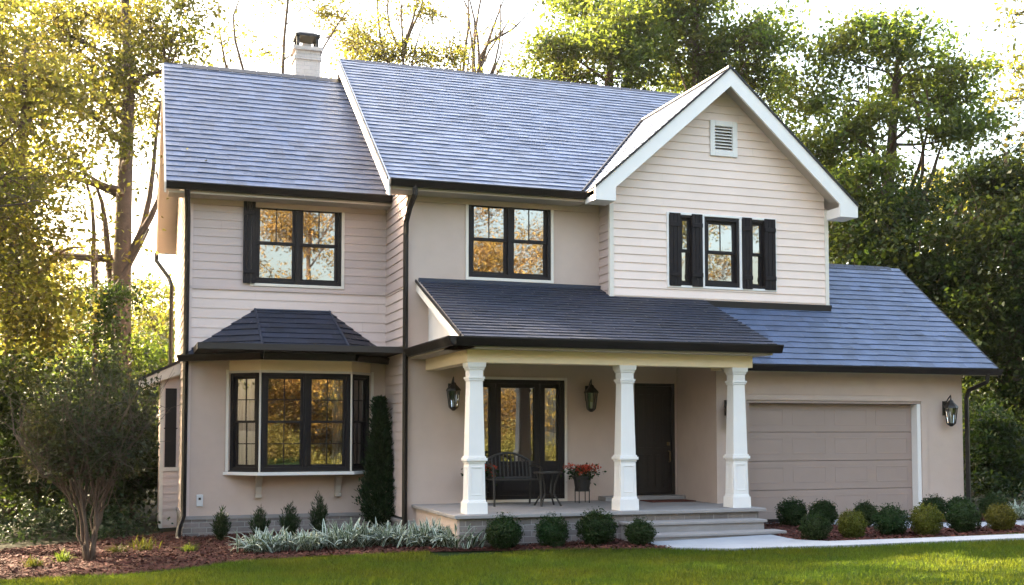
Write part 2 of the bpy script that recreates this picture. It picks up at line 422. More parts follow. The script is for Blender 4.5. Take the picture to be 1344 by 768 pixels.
def chips():
    r = np.random.default_rng(8); pts = []
    for P, n in ((LEFT_BED, 26000), (RIGHT_BED, 9000), (RIGHT_BED2, 3000)):
        A = np.array(P); lo, hi = A.min(0), A.max(0)
        x = r.uniform(lo[0], hi[0], n * 2); y = r.uniform(lo[1], min(hi[1], 2.0), n * 2); k = inside(x, y, P); pts.append(np.stack([x[k], y[k]], 1))
    p = np.concatenate(pts); n = len(p)
    c = np.stack([p[:, 0], p[:, 1], gz(p[:, 0]) + r.uniform(.035, .06, n)], 1)
    a = r.uniform(0, 6.283, n); L = r.uniform(.012, .04, n); w = r.uniform(.004, .011, n)
    e = np.stack([np.cos(a), np.sin(a), r.uniform(-.5, .5, n)], 1) * L[:, None]
    f = np.stack([-np.sin(a), np.cos(a), r.uniform(-.7, .7, n)], 1) * w[:, None]
    o = fast_mesh('wood_chips', np.stack([c - e - f, c + e - f, c + e + f, c - e + f], 1), 4, M['chips'])
    tag(o, 'reddish brown shredded bark mulch over the planting beds', 'mulch', kind='stuff')
chips()

# ------------------------------------------------------------------ the house
house = empty('house', (0, 0, 0), 'two storey beige house with slate blue shingle roofs, white porch columns and attached garage', 'house')
GZ = -.35
LW, BW, MR = 1.6, 7.2, 7.9            # left wing front, back wall, main right wall
XL = -3.45
YG = -.45                             # gable front
YA, XA0, XA1 = -1.45, 5.0, 10.04      # garage

X, Yv, Z_ = (1, 0, 0), (0, 1, 0), (0, 0, 1)
FR = (0, -1, 0)                       # facing the street
LF = (-1, 0, 0)                       # facing left

WIN_MAIN = (1.07, 2.57, 4.26, 5.59)
WIN_LEFT = (-2.36, -.82, 4.21, 5.645)
WIN_PORCH = (1.10, 2.82, .47, 2.52)
DOOR = (4.15, 4.95, .50, 2.49)

# --- walls
mb = MB(); wall_grid(mb, (0, 0, 0), X, FR, 0, MR, GZ, 5.72, [WIN_MAIN, WIN_PORCH, DOOR]); mb.build('wall', M['stucco'], house)
mb = MB(); wall_grid(mb, (0, LW, 0), X, FR, XL, 0, .2, 2.95, [(-2.66, -.34, .97, 2.64)]); mb.build('wall', M['stucco'], house)
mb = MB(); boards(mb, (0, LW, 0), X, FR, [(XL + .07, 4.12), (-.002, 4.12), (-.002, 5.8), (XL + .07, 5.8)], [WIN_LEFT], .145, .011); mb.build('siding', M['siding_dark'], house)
mb = MB(); boards(mb, (0, LW, 0), X, FR, [(XL + .07, 2.9), (-.002, 2.9), (-.002, 4.08), (XL + .07, 4.08)], (), .17, .011); mb.build('siding', M['siding_shaded'], house)
mb = MB(); mb.box(XL, 0, LW - .03, LW, 4.075, 4.125); mb.build('band_board', M['siding_dark'], house)
mb = MB(); mb.box(XL - .012, XL + .072, LW - .028, LW + .08, .2, 5.72); mb.build('corner_board', M['siding_shaded'], house)
# main left return (facing left) : siding full height, and dark shingles standing in for shade over the wing roof
mb = MB(); boards(mb, (0, 0, 0), Yv, LF, [(.0, .2), (LW, .2), (LW, 4.08), (.0, 4.08)], (), .16); mb.build('siding', M['siding_shaded'], house)
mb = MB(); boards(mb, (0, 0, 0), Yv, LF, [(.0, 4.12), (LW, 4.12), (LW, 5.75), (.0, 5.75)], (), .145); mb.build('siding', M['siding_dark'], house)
mb = MB(); mb.box(-.03, 0, 0, LW - .03, 4.075, 4.125); mb.build('band_board', M['siding_dark'], house)
mb = MB(); shingles(mb, [(-.01, -.3, 5.6), (-.01, 9.1, 5.6), (-.01, 4.4, 9.1)], Yv, .2, .01, 77); mb.build('gable_shade_strip', M['shingle_dark_shaded'], house)  # dark strip in place of the shade beside the rake
mb = MB(); mb.prism([(.004, .01, 5.5), (.004, 8.69, 5.5), (.004, 8.69, 5.8), (.004, 4.4, 9.05), (.004, .01, 5.9)], (.1, 0, 0)); mb.build('wall', M['siding'], house)
# left side wall (sunlit), with gable end
def left_roof_z(y): return 5.8 + .93 * (y - 1.15) if y < 4.4 else 8.82 - .963 * (y - 4.4)
mb = MB(); boards(mb, (XL, 0, 0), Yv, LF, [(LW, .2), (BW, .2), (BW, left_roof_z(BW) - .1), (4.4, 8.7), (LW, left_roof_z(LW) - .1)], (), .15); mb.build('siding', M['siding'], house)
# back and right walls
mb = MB(); mb.box(XL, 0, BW - .1, BW, GZ, 5.7); mb.box(0, MR, 8.7, 8.8, GZ, 5.75); mb.box(0, .1, BW, 8.75, GZ, 5.7); mb.build('wall', M['siding'], house)
mb = MB(); boards(mb, (MR, 0, 0), Yv, (1, 0, 0), [(YG, 2.6), (8.8, 2.6), (8.8, 5.75), (4.4, 9.0), (YG, 5.75)], (), .15); mb.build('siding', M['siding'], house)
mb = MB(); mb.prism([(MR - .05, YG, 2.6), (MR - .05, 8.8, 2.6), (MR - .05, 8.8, 5.75), (MR - .05, 4.4, 9.0), (MR - .05, YG, 5.75)], (-.06, 0, 0)); mb.build('wall', M['siding'], house)
# gable front with return
GX0, GX1, GC = 3.5, 7.9, 5.65
mb = MB(); boards(mb, (0, YG, 0), X, FR, [(GX0 + .06, 3.7), (GX1 - .06, 3.7), (GX1 - .06, 6.1), (GC, 7.97), (GX0 + .06, 6.05)], [(4.62, 6.76, 4.21, 5.48), (5.5, 5.97, 6.62, 7.2)], .147); mb.build('siding', M['siding'], house)
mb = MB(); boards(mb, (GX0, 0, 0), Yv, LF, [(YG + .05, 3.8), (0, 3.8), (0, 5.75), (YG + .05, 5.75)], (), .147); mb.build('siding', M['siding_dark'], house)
for xx in (GX0 - .012, GX1 - .062):
    mb = MB(); mb.box(xx, xx + .074, YG - .03, YG + .05, 3.72, 5.75); mb.build('corner_board', M['trim'], house)
mb = MB(); mb.box(5.15, 7.93, YG - .06, YG - .02, 3.80, 3.90); mb.box(5.15, 7.95, YG - .05, YG + .03, 3.9, 3.965); mb.build('flashing', M['metal'], house)  # dark metal flashing, also standing in for the shadow gap under the gable
# garage walls
mb = MB(); wall_grid(mb, (0, YA, 0), X, FR, XA0, XA1, GZ, 2.78, [(5.56, 9.12, GZ + .0, 2.15)], .22); mb.build('wall', M['stucco'], house)
mb = MB(); wall_grid(mb, (XA0, 0, 0), Yv, LF, YA, 0, GZ, 2.9); mb.build('wall', M['stucco'], house)
mb = MB(); mb.prism([(XA1, YA + .01, GZ), (XA1, 3.3, GZ), (XA1, 3.3, 2.95), (XA1, .9, 4.85), (XA1, YA + .01, 2.95)], (-.1, 0, 0)); mb.box(MR, XA1, 3.2, 3.3, GZ, 3.0); mb.build('wall', M['stucco'], house)
# brick bases and water tables
mb = MB(); mb.box(XL - .03, 0, LW - .03, LW + .1, GZ - .2, .14); mb.box(XL - .03, XL + .05, LW + .1, BW, GZ - .2, .14); mb.build('brick_base', M['brick'], house)
mb = MB(); mb.box(-.03, .14, -.03, LW - .03, GZ, .10); mb.box(.14, .3, -.03, .02, GZ, .1); mb.build('brick_base', M['brick'], house)
mb = MB(); mb.box(XL - .05, 0, LW - .05, LW + .06, .14, .2); mb.box(XL - .05, XL + .05, LW + .06, BW, .14, .2); mb.box(-.05, .1, -.05, LW - .05, .10, .16); mb.box(.1, .35, -.05, .02, .10, .16); mb.build('water_table', M['stone'], house)
# interiors: floors and dark partitions
mb = MB()
mb.box(XL + .1, 7.8, .15, 8.6, 2.95, 3.05); mb.box(.12, 7.8, .15, 8.6, .2, .3); mb.box(XL + .1, 0, LW + .15, 7.0, .1, .2)
mb.box(XL + .1, -.05, 5.0, 5.1, .2, 5.7); mb.box(.12, 7.8, 3.4, 3.5, .3, 5.7); mb.box(-.1, .0, LW + .05, 5.0, .2, 5.7); mb.box(3.2, 3.3, .15, 3.4, .3, 5.7)
mb.box(XL + .1, 0, LW + .15, 5.0, 5.7, 5.75); mb.box(.12, 7.8, .15, 3.5, 5.7, 5.74)
mb.box(XL + .06, XL + .1, LW + .05, BW, .2, 5.7)
mb.build('interior_partition', M['room'], house)
mb = MB(); mb.box(3.55, 7.8, YG + .12, .0, 3.0, 3.05); mb.box(4.3, 7.1, 1.0, 1.1, 3.1, 5.7); mb.build('interior_partition', M['room'], house)

# --- roofs
def roof(polys, u, name='roof', e=.17, th=.12, seed=1, m='shingle', drop=.0, t=.011):
    r = MB()
    for i, p in enumerate(polys): shingles(r, p, u, e, t, seed + i)
    ro = r.build(name, M[m], house)
    d = MB()
    for p in polys: d.prism([Vector(q) - Vector((0, 0, .004)) for q in p], (0, 0, -th))
    d.build('roof_deck', M['soffit'], ro)
    return ro
ME, MRG = 5.75, 9.26
P1 = [(-.39, -.45, ME), (3.04, -.45, ME), (GC, 2.73, 8.05), (GC, 4.4, MRG), (-.39, 4.4, MRG)]
P2 = [(GC, 2.73, 8.05), (8.26, -.45, ME), (8.34, -.45, ME), (8.34, 4.4, MRG), (GC, 4.4, MRG)]
main_roof = roof([P1, P2], X, seed=3)
rb = roof([[(-.39, 9.25, ME), (8.34, 9.25, ME), (8.34, 4.4, MRG), (-.39, 4.4, MRG)]], X, seed=9, e=.4)
LE, LR = 5.8, 8.82
left_roof = roof([[(-3.84, 1.15, LE), (0, 1.15, LE), (0, 4.4, LR), (-3.84, 4.4, LR)]], X, seed=15)
roof([[(-3.84, 7.65, 5.69), (0, 7.65, 5.69), (0, 4.4, LR), (-3.84, 4.4, LR)]], X, seed=19, e=.4)
GE, GP = 5.75, 8.06
GY = -.86
roof([[(3.04, GY, GE), (3.04, -.45, GE), (GC, 2.74, GP), (GC, GY, GP)]], Yv, seed=23, th=.1)
roof([[(8.26, GY, GE), (8.26, -.45, GE), (GC, 2.74, GP), (GC, GY, GP)]], Yv, seed=25, th=.1)
PE, PT = 3.0, 4.15
PYF = -2.75
porch_roof = roof([[(.2, PYF, PE), (5.38, PYF, PE), (5.3, -.02, PT), (.2, -.02, PT)]], X, e=.14, th=.1, seed=31, m='shingle_dark_shaded')
AE, AR = 2.75, 4.95
garage_roof = roof([[(4.9, -1.85, AE), (MR + .02, -1.85, AE), (MR + .02, -.44, AE + .8 * 1.41), (4.9, -.44, AE + .8 * 1.41)],
                    [(MR + .02, -1.85, AE), (10.5, -1.85, AE), (10.5, .9, AR), (MR + .02, .9, AR)]], X, seed=41)
roof([[(MR, 3.65, AE), (10.5, 3.65, AE), (10.5, .9, AR), (MR, .9, AR)]], X, seed=45, e=.4)
bay_roof = roof([[(-2.26, .6, 2.92), (-.77, .6, 2.92), (-1.03, 1.6, 3.74), (-2.32, 1.6, 3.74)]], X, e=.15, th=.06, seed=51, m='shingle_dark_shaded')
bl = MB(); shingles(bl, [(-3.54, 1.6, 2.92), (-2.26, .6, 2.92), (-2.32, 1.6, 3.74)], (1.28, -1, 0), .15, .014, 53); bl.build('hip_slope', M['shingle_dark_shaded'], bay_roof)
bl = MB(); shingles(bl, [(-.77, .6, 2.92), (.14, 1.6, 2.92), (-1.03, 1.6, 3.74)], (.91, 1, 0), .15, .014, 54); bl.build('hip_slope', M['shingle_dark_shaded'], bay_roof)
mb = MB(); mb.prism([(-3.54, 1.59, 2.9), (-2.26, .6, 2.9), (-.77, .6, 2.9), (0, 1.45, 2.9), (0, 1.59, 2.9)], (0, 0, -.05)); mb.build('soffit', M['soffit'], bay_roof)
mb = MB()
for a, b in (((-2.26, .6, 2.93), (-2.32, 1.6, 3.75)), ((-.77, .6, 2.93), (-1.03, 1.6, 3.75))): mb.tube([Vector(a) + Vector((0, 0, .01)), Vector(b) + Vector((0, 0, .01))], .024, 6)
mb.tube([(-2.34, 1.58, 3.75), (-1.0, 1.58, 3.75)], .02, 6); mb.build('hip_cap', M['shingle_dark_shaded'], bay_roof)

# ridge caps, valley flashings, rake boards
def ridge_cap(parent, a, b, z, y, m='shingle_dark_shaded'):
    mb = MB(); x = a
    while x < b:
        w = min(.24, b - x); mb.prism([(x, y - .12, z - .075), (x, y, z + .034), (x, y + .12, z - .075), (x, y + .12, z - .095), (x, y, z + .014), (x, y - .12, z - .095)], (w - .012, 0, 0)); x += .24
    mb.build('ridge_cap', M[m], parent)
ridge_cap(main_roof, -.1, 8.3, MRG, 4.4); ridge_cap(left_roof, -3.5, -.05, LR, 4.4, 'metal'); ridge_cap(garage_roof, 8.0, 10.3, AR, .9)
mb = MB(); mb.obox((0, 0, 0), X, Yv, 3.0, 8.3, 0, 0, 0, 0)
def board(mb, a, b, h, th, side):
    """a rake board hung below the line a-b; side = outward horizontal vector"""
    a, b = Vector(a), Vector(b); sv = Vector(side) * th
    mb.prism([a, b, b - Vector((0, 0, h)), a - Vector((0, 0, h))], sv)
mb = MB(); board(mb, (-.39, -.47, ME - .005), (-.39, 4.4, MRG - .0), .27, .035, LF); mb.build('rake_board', M['white'], main_roof)
mb = MB(); board(mb, (-.425, -.47, ME + .03), (-.425, 4.4, MRG + .035), .055, .02, LF); mb.build('drip_edge', M['metal'], main_roof)
mb = MB(); board(mb, (-.39, 4.4, MRG), (-.39, 9.25, ME), .27, .035, LF); mb.build('rake_board', M['white'], main_roof)
mb = MB(); board(mb, (-3.84, 1.15, LE), (-3.84, 4.4, LR), .18, .03, LF); board(mb, (-3.84, 4.4, LR), (-3.84, 7.65, 5.69), .18, .03, LF); mb.build('rake_board', M['trim'], left_roof)
for sx, xe in ((-1, 3.04), (1, 8.26)):
    a, b = Vector((xe - sx * .0, GY, GE + .0)), Vector((GC, GY, GP))
    mb = MB(); mb.prism([(xe, GY, GE + .01), (GC, GY, GP + .01), (GC, GY, GP - .31), (xe - sx * .38, GY, GE + .03), (xe - sx * .38, GY, GE - .2), (xe, GY, GE - .2)], (0, -.045, 0)); mb.build('rake_board', M['white'], house)
    mb = MB(); mb.prism([(xe, GY - .047, GE + .05), (GC, GY - .047, GP + .05), (GC, GY - .047, GP - .0), (xe, GY - .047, GE - .0)], (0, -.02, 0)); mb.build('drip_edge', M['metal'], house)
    mb = MB(); x0, x1 = sorted((xe, xe - sx * .38)); mb.box(x0, x1, GY + .002, YG, GE - .2, GE - .02); mb.build('cornice_return', M['white'], house)
    mb = MB(); mb.prism([(xe - sx * .3, GY + .01, GE + .15), (GC, GY + .01, GP - .12), (GC, GY + .01, GP - .15), (xe - sx * .3, GY + .01, GE + .12)], (0, .4, 0)); mb.build('gable_soffit', M['soffit'], house)
mb = MB()
mb.tube([(3.0, -.44, GE + .03), (GC - .02, 2.74, GP + .03)], .025, 6); mb.tube([(GC, GY - .03, GP + .035), (GC, 2.75, GP + .035)], .04, 6); mb.build('valley_flashing', M['metal'], main_roof)
mb = MB(); mb.box(.2, 3.52, -.07, -.003, PT - .02, PT + .05); mb.build('flashing', M['shingle_dark_shaded'], porch_roof)
mb = MB(); board(mb, (.2, PYF + .14, PE + .03), (.2, -.0, PT - .0), .17, .035, LF); mb.build('rake_board', M['white'], porch_roof)
mb = MB(); board(mb, (.165, PYF + .0, PE + .04), (.165, -.0, PT + .03), .05, .02, LF); mb.build('drip_edge', M['metal'], porch_roof)
mb = MB(); mb.prism([(.38, -2.2, 2.92), (.38, 0, 2.92), (.38, 0, 4.0), (.38, -2.2, 3.12)], (.06, 0, 0)); mb.build('gable_infill', M['white'], porch_roof)
mb = MB(); mb.prism([(5.25, -2.7, 2.92), (5.25, -.4, 2.92), (5.25, -.4, 3.95), (5.25, -2.7, 3.0)], (-.05, 0, 0)); mb.build('gable_infill', M['white'], porch_roof)
mb = MB(); board(mb, (10.5, -1.85, AE + .02), (10.5, .9, AR + .02), .18, .03, (1, 0, 0)); board(mb, (10.5, .9, AR + .02), (10.5, 3.65, AE + .02), .18, .03, (1, 0, 0)); mb.build('rake_board', M['metal'], garage_roof)
# soffits under the eaves
for q in ((-.36, 3.06, -.44, 0, ME - .16, ME - .12), (-3.8, 0, 1.16, LW, LE - .17, LE - .13), (4.95, 10.45, -1.84, YA, AE - .09, AE - .05)):
    mb = MB(); mb.box(*q); mb.build('soffit', M['soffit'], house)
# frieze trim under the eaves
for q in ((0.0, 3.48, -.035, -.002, ME - .25, ME - .16), (XL, -.03, LW - .04, LW - .004, LE - .26, LE - .17), (XA0 + .2, XA1, YA - .03, YA - .002, AE - .15, AE - .09)):
    mb = MB(); mb.box(*q); mb.build('frieze_board', M['stucco'], house)

# gutters: a K profile along each eave
def gutter(parent, a, b, out, hgt=.12, dep=.12):
    a, b, n = Vector(a), Vector(b), Vector(out).normalized(); mb = MB()
    prof = [(0, 0), (dep * .55, 0), (dep * .72, .04), (dep * .95, hgt - .03), (dep, hgt - .02), (dep, hgt), (dep - .012, hgt), (dep * .7, .055), (dep * .5, .014), (.01, .014), (.01, hgt), (0, hgt)]
    P = [a + n * p[0] + Vector((0, 0, p[1] - hgt)) for p in prof]; d = b - a
    mb.prism(P, d)
    for e in (a, b): mb.prism([e + n * p[0] + Vector((0, 0, p[1] - hgt)) for p in prof[:6] + [(0, hgt)]], (b - a).normalized() * (.004 if e is a else -.004))
    return mb.build('gutter', M['metal'], parent)
gutter(house, (-.40, -.455, ME - .0), (3.06, -.455, ME - .0), FR)
gutter(house, (-3.84, 1.145, LE - .0), (-.02, 1.145, LE - .0), FR)
gutter(house, (-3.84, 7.655, 5.68), (0, 7.655, 5.68), Yv)
gutter(house, (.06, PYF - .005, PE + .0), (5.42, PYF - .005, PE + .0), FR, .13, .13)
gutter(house, (.06, PYF - .13, PE), (.06, 0, PE), LF, .13, .13)
gutter(house, (5.15, -1.855, AE), (10.52, -1.855, AE), FR, .11, .12)
gutter(house, (-2.28, .595, 2.93), (-.755, .595, 2.93), FR, .11, .1)
gutter(house, (-3.56, 1.6, 2.93), (-2.28, .595, 2.93), (-1, -1.28, 0), .11, .1)
gutter(house, (-.755, .595, 2.93), (-.02, 1.40, 2.93), (1, -.91, 0), .11, .1)
mb = MB(); mb.box(.06, .36, PYF, 0, PE - .16, PE - .10); mb.box(.06, 5.3, PYF + .0, -2.2, PE - .16, PE - .10); mb.build('soffit', M['soffit'], porch_roof)

def downspout(pts, r=.048):
    mb = MB(); mb.tube(pts, r, 4); 
    return mb.build('downspout', M['metal'], house, bevel=.008)
downspout([(-3.50, 1.09, 5.68), (-3.50, 1.12, 5.58), (-3.47, 1.50, 5.3), (-3.47, 1.53, 4.9), (-3.47, 1.53, .35), (-3.47, 1.51, .22), (-3.54, 1.38, .02), (-3.56, 1.34, -.14), (-3.50, 1.15, -.2)])
downspout([(.02, -.5, 5.66), (.02, -.5, 5.52), (-.02, -.28, 5.32), (-.035, -.10, 5.12), (-.035, -.075, 4.9), (-.035, -.075, -.15)])
downspout([(10.22, -1.92, 2.66), (10.22, -1.9, 2.52), (10.11, -1.55, 2.38), (10.1, -1.5, 2.25), (10.1, -1.5, .35), (10.12, -1.54, .26), (10.2, -1.75, .17)])
downspout([(-3.86, 7.7, 5.58), (-3.86, 7.68, 5.4), (-3.6, 7.4, 5.0), (-3.54, 7.3, 4.8), (-3.54, 7.28, .2)])
for loc in ():
    pass

# --- windows
PR = random.Random(12)
def hung(mb_f, mb_g, o, u, n, u0, u1, z0, z1, cols=2, rows=1, lower=False, fw=.06, split=.5):
    """one double-hung unit: sash bars into mb_f, panes into mb_g"""
    zm = z0 + (z1 - z0) * split
    for (a, b, dep, bars) in ((zm - .02, z1, -.035, True), (z0, zm + .02, -.06, lower)):
        mb_f.obox(o, u, n, u0, u0 + fw, dep - .03, dep, a, b); mb_f.obox(o, u, n, u1 - fw, u1, dep - .03, dep, a, b)
        mb_f.obox(o, u, n, u0 + fw, u1 - fw, dep - .03, dep, b - fw * .8, b); mb_f.obox(o, u, n, u0 + fw, u1 - fw, dep - .03, dep, a, a + fw * .8)
        ga, gb = a + fw * .8, b - fw * .8
        if bars:
            for k in range(1, cols):
                c = u0 + fw + (u1 - u0 - 2 * fw) * k / cols; mb_f.obox(o, u, n, c - .008, c + .008, dep - .022, dep - .006, ga, gb)
            for k in range(1, rows):
                c = ga + (gb - ga) * k / rows; mb_f.obox(o, u, n, u0 + fw, u1 - fw, dep - .0215, dep - .0065, c - .008, c + .008)
        O, U, N = Vector(o), Vector(u), Vector(n)
        a_, b_ = PR.uniform(-.003, .003), PR.uniform(-.003, .003)
        q = [O + U * x + N * (dep - .016 + t_) + Vector((0, 0, z)) for x, z, t_ in ((u0 + fw, ga, a_ + b_), (u1 - fw, ga, -a_ + b_), (u1 - fw, gb, -a_ - b_), (u0 + fw, gb, a_ - b_))]
        yield q
def frame_ring(mb, o, u, n, a, b, c, d, w, n0, n1, wb=None):
    wb = w if wb is None else wb
    mb.obox(o, u, n, a, a + w, n0, n1, c, d); mb.obox(o, u, n, b - w, b, n0, n1, c, d)
    mb.obox(o, u, n, a + w, b - w, n0, n1, d - w, d); mb.obox(o, u, n, a + w, b - w, n0, n1, c, c + wb)
def window(parent, o, u, n, rect, units, trim=.05, fw=.055, name='window', cols=2, rows=1, lower=False, mull=.07):
    a, b, c, d = rect
    fr = MB(); frame_ring(fr, o, u, n, a, b, c, d, fw, -.11, .012, fw * 1.15)
    w = b - a; inner = (w - 2 * fw - mull * (units - 1)) / units
    for k in range(1, units):
        x = a + fw + inner * k + mull * (k - 1); fr.obox(o, u, n, x, x + mull, -.11, .010, c + fw, d - fw)
    root = fr.build(name, M['frame'], parent, bevel=.004)
    if trim:
        t = MB(); frame_ring(t, o, u, n, a - trim, b + trim, c - trim, d + trim, trim, .0, .032); t.build('trim', M['trim'], root, bevel=.004)
    for k in range(units):
        x = a + fw + (inner + mull) * k; s = MB()
        for q in hung(s, None, o, u, n, x, x + inner, c + fw * 1.15, d - fw, cols, rows, lower):
            g = MB(); g.poly(q); g.build('pane', M['glass'], root)
        s.build('sash', M['frame'], root)
    return root
def shutter(parent, o, u, n, a, b, c, d):
    s = MB(); w = (b - a) / 3
    for k in range(3): s.obox(o, u, n, a + k * w + .003, a + (k + 1) * w - .003, .034, .054, c, d)
    for z in (c + .17, d - .24): s.obox(o, u, n, a + .004, b - .004, .054, .072, z, z + .075)
    return s.build('shutter', M['shutter'], parent, bevel=.003)
w1 = window(house, (0, 0, 0), X, FR, WIN_MAIN, 2)
w2 = window(house, (0, LW, 0), X, FR, WIN_LEFT, 2)
shutter(w2, (0, LW - .012, 0), X, FR, -2.54, -2.33, 4.2, 5.63)
# triple window in the gable with board shutters
GO = (0, YG, 0)
w3 = window(house, GO, X, FR, (5.33, 6.04, 4.23, 5.46), 1, trim=0)
t = MB(); frame_ring(t, GO, X, FR, 4.585, 6.80, 4.175, 5.515, .04, .0, .034); t.obox(GO, X, FR, 5.285, 5.33, .0, .034, 4.215, 5.475); t.obox(GO, X, FR, 6.04, 6.085, .0, .034, 4.215, 5.475); t.build('trim', M['white'], w3, bevel=.004)
for a, b in ((4.86, 5.08), (6.29, 6.55)):
    window(house, GO, X, FR, (a - .03, b + .03, 4.23, 5.46), 1, trim=0, cols=1, fw=.03)
f = MB(); f.obox(GO, X, FR, 4.62, 4.83, -.08, .004, 4.21, 5.48); f.obox(GO, X, FR, 5.11, 5.29, -.08, .004, 4.21, 5.48); f.obox(GO, X, FR, 6.08, 6.26, -.08, .004, 4.21, 5.48); f.obox(GO, X, FR, 6.58, 6.77, -.08, .004, 4.21, 5.48); f.build('window_casing', M['frame'], house)
for a, b in ((4.63, 4.85), (5.07, 5.285), (6.088, 6.29), (6.545, 6.775)): shutter(house, GO, X, FR, a, b, 4.2, 5.5)
# porch window: wide centre light and two side lights over dark panels
a, b, c, d = WIN_PORCH; o = (0, 0, 0)
fr = MB(); frame_ring(fr, o, X, FR, a, b, c, d, .07, -.11, .012)
lights = [(1.24, 1.46), (1.66, 2.27), (2.46, 2.70)]
edges = [a + .07] + [e for L in lights for e in L] + [b - .07]
for k in range(0, len(edges), 2): fr.obox(o, X, FR, edges[k], edges[k + 1], -.1, .004, c + .07, d - .07)
for (p, q) in lights: fr.obox(o, X, FR, p, q, -.1, .0, c + .07, 1.12); fr.obox(o, X, FR, p, q, -.1, .0, 2.38, d - .07); fr.obox(o, X, FR, p + .03, q - .03, .0, .012, c + .14, 1.05)
fr.obox(o, X, FR, 1.56, 1.585, .004, .02, c + .07, d - .07); fr.obox(o, X, FR, 2.35, 2.375, .004, .02, c + .07, d - .07)
pw = fr.build('window', M['frame'], house, bevel=.004)
for (p, q) in lights:
    g = MB(); g.poly([(p, .05, 1.12), (q, .05, 1.12), (q, .05, 2.38), (p, .05, 2.38)]); g.build('pane', M['glass'], pw)
t = MB(); frame_ring(t, o, X, FR, a - .045, b + .045, c - .045, d + .045, .045, .0, .03); t.build('trim', M['trim'], pw)
mb = MB()
for k in range(9): mb.tube([(2.45 + k * .03, .28 + .02 * (k % 2), .5), (2.45 + k * .03, .28 + .02 * (k % 2), 2.45)], .02, 6)
mb.build('curtain', M['curtain'], pw, smooth=True)

# bay window
A, B, Cc, D = Vector((-2.74, 1.6, 0)), Vector((-2.26, 1.17, 0)), Vector((-.70, 1.17, 0)), Vector((-.28, 1.6, 0))
bay = MB(); bay.prism([A + Vector((-.09, 0, .885)), B + Vector((-.045, -.075, .885)), Cc + Vector((.045, -.075, .885)), D + Vector((.09, 0, .885))], (0, 0, .055)); bay = bay.build('bay_window', M['white'], house, bevel=.006)
mb = MB(); mb.prism([A + Vector((0, 0, 2.665)), B + Vector((0, 0, 2.665)), Cc + Vector((0, 0, 2.665)), D + Vector((0, 0, 2.665))], (0, 0, .22)); mb.build('header', M['cream'], bay)
mb = MB(); mb.prism([A + Vector((0, 0, .942)), B + Vector((0, 0, .942)), Cc + Vector((0, 0, .942)), D + Vector((0, 0, .942))], (0, 0, .02)); mb.build('seat_board', M['room'], bay)
def bay_unit(p, q, units, cols):
    u = (q - p).normalized(); n = Vector((u.y, -u.x, 0)); L = (q - p).length
    fr = MB(); frame_ring(fr, p, u, n, .03, L - .03, .965, 2.63, .06, -.1, .0)
    mull = .09; inner = (L - .06 - .12 - mull * (units - 1)) / units
    for k in range(1, units): x = .09 + inner * k + mull * (k - 1); fr.obox(p, u, n, x, x + mull, -.1, .0, 1.025, 2.57)
    if units == 2: fr.obox(p, u, n, L / 2 - .012, L / 2 + .012, .0, .012, .98, 2.62)
    fo = fr.build('window_frame', M['frame'], bay, bevel=.003)
    for k in range(units):
        x = .09 + (inner + mull) * k; s = MB()
        for qd in hung(s, None, p, u, n, x, x + inner, 1.025, 2.57, cols, 2, True, .05):
            g = MB(); g.poly(qd); g.build('pane', M['glass'], bay)
        s.build('sash', M['frame'], bay)
bay_unit(A, B, 1, 2); bay_unit(B, Cc, 2, 2); bay_unit(Cc, D, 1, 2)
mb = MB()
for p in (B, Cc): mb.tube([p + Vector((0, -.008, .945)), p + Vector((0, -.008, 2.665))], .018, 8)
for p, dx in ((A, -.03), (D, .03)): mb.box(p.x + dx - .022, p.x + dx + .022, 1.55, 1.6, .945, 2.69)
for p, q in ((A, B), (B, Cc), (Cc, D)):
    u = (q - p).normalized(); n = Vector((u.y, -u.x, 0)); mb.obox(p, u, n, .0, (q - p).length, .0, .02, 2.635, 2.672)
mb.build('trim', M['trim'], bay)
def drape(x0, x1, y0, y1, z0, z1, k):
    mb = MB(); n = k * 8; P = []
    for i in range(n + 1):
        t = i / n; off = .018 * math.sin(t * k * 6.283); P.append((x0 + (x1 - x0) * t, y0 + (y1 - y0) * t + off))
    for i in range(n): mb.poly([(*P[i], z0), (*P[i + 1], z0), (*P[i + 1], z1), (*P[i], z1)])
    mb.build('curtain', M['curtain'], bay, smooth=True)
drape(-2.62, -2.3, 1.68, 1.42, .98, 2.6, 5); drape(-1.0, -.7, 1.36, 1.42, .98, 2.6, 5); drape(-.62, -.42, 1.5, 1.68, .98, 2.6, 3)
for x in (-2.23, -.86):
    mb = MB(); mb.prism([(x - .05, 1.6, .88), (x - .05, 1.34, .88), (x - .05, 1.36, .82), (x - .05, 1.5, .68), (x - .05, 1.53, .55), (x - .05, 1.6, .53)], (.1, 0, 0)); mb.box(x - .06, x + .06, 1.5, 1.6, .49, .55); mb.build('bracket', M['soffit'], bay, bevel=.006)

# --- gable vent
mb = MB(); frame_ring(mb, GO, X, FR, 5.46, 6.01, 6.59, 7.235, .095, -.02, .045); vent = mb.build('gable_vent', M['white'], house, bevel=.005)
mb = MB(); mb.obox(GO, X, FR, 5.55, 5.92, -.09, -.08, 6.68, 7.15); mb.build('vent_backing', M['room'], vent)
mb = MB()
for k in range(8):
    z = 6.69 + k * .057; mb.prism([(5.555, YG + .06, z + .05), (5.915, YG + .06, z + .05), (5.915, YG - .02, z), (5.555, YG - .02, z)], (0, 0, .012))
mb.build('louvre', M['white'], vent)

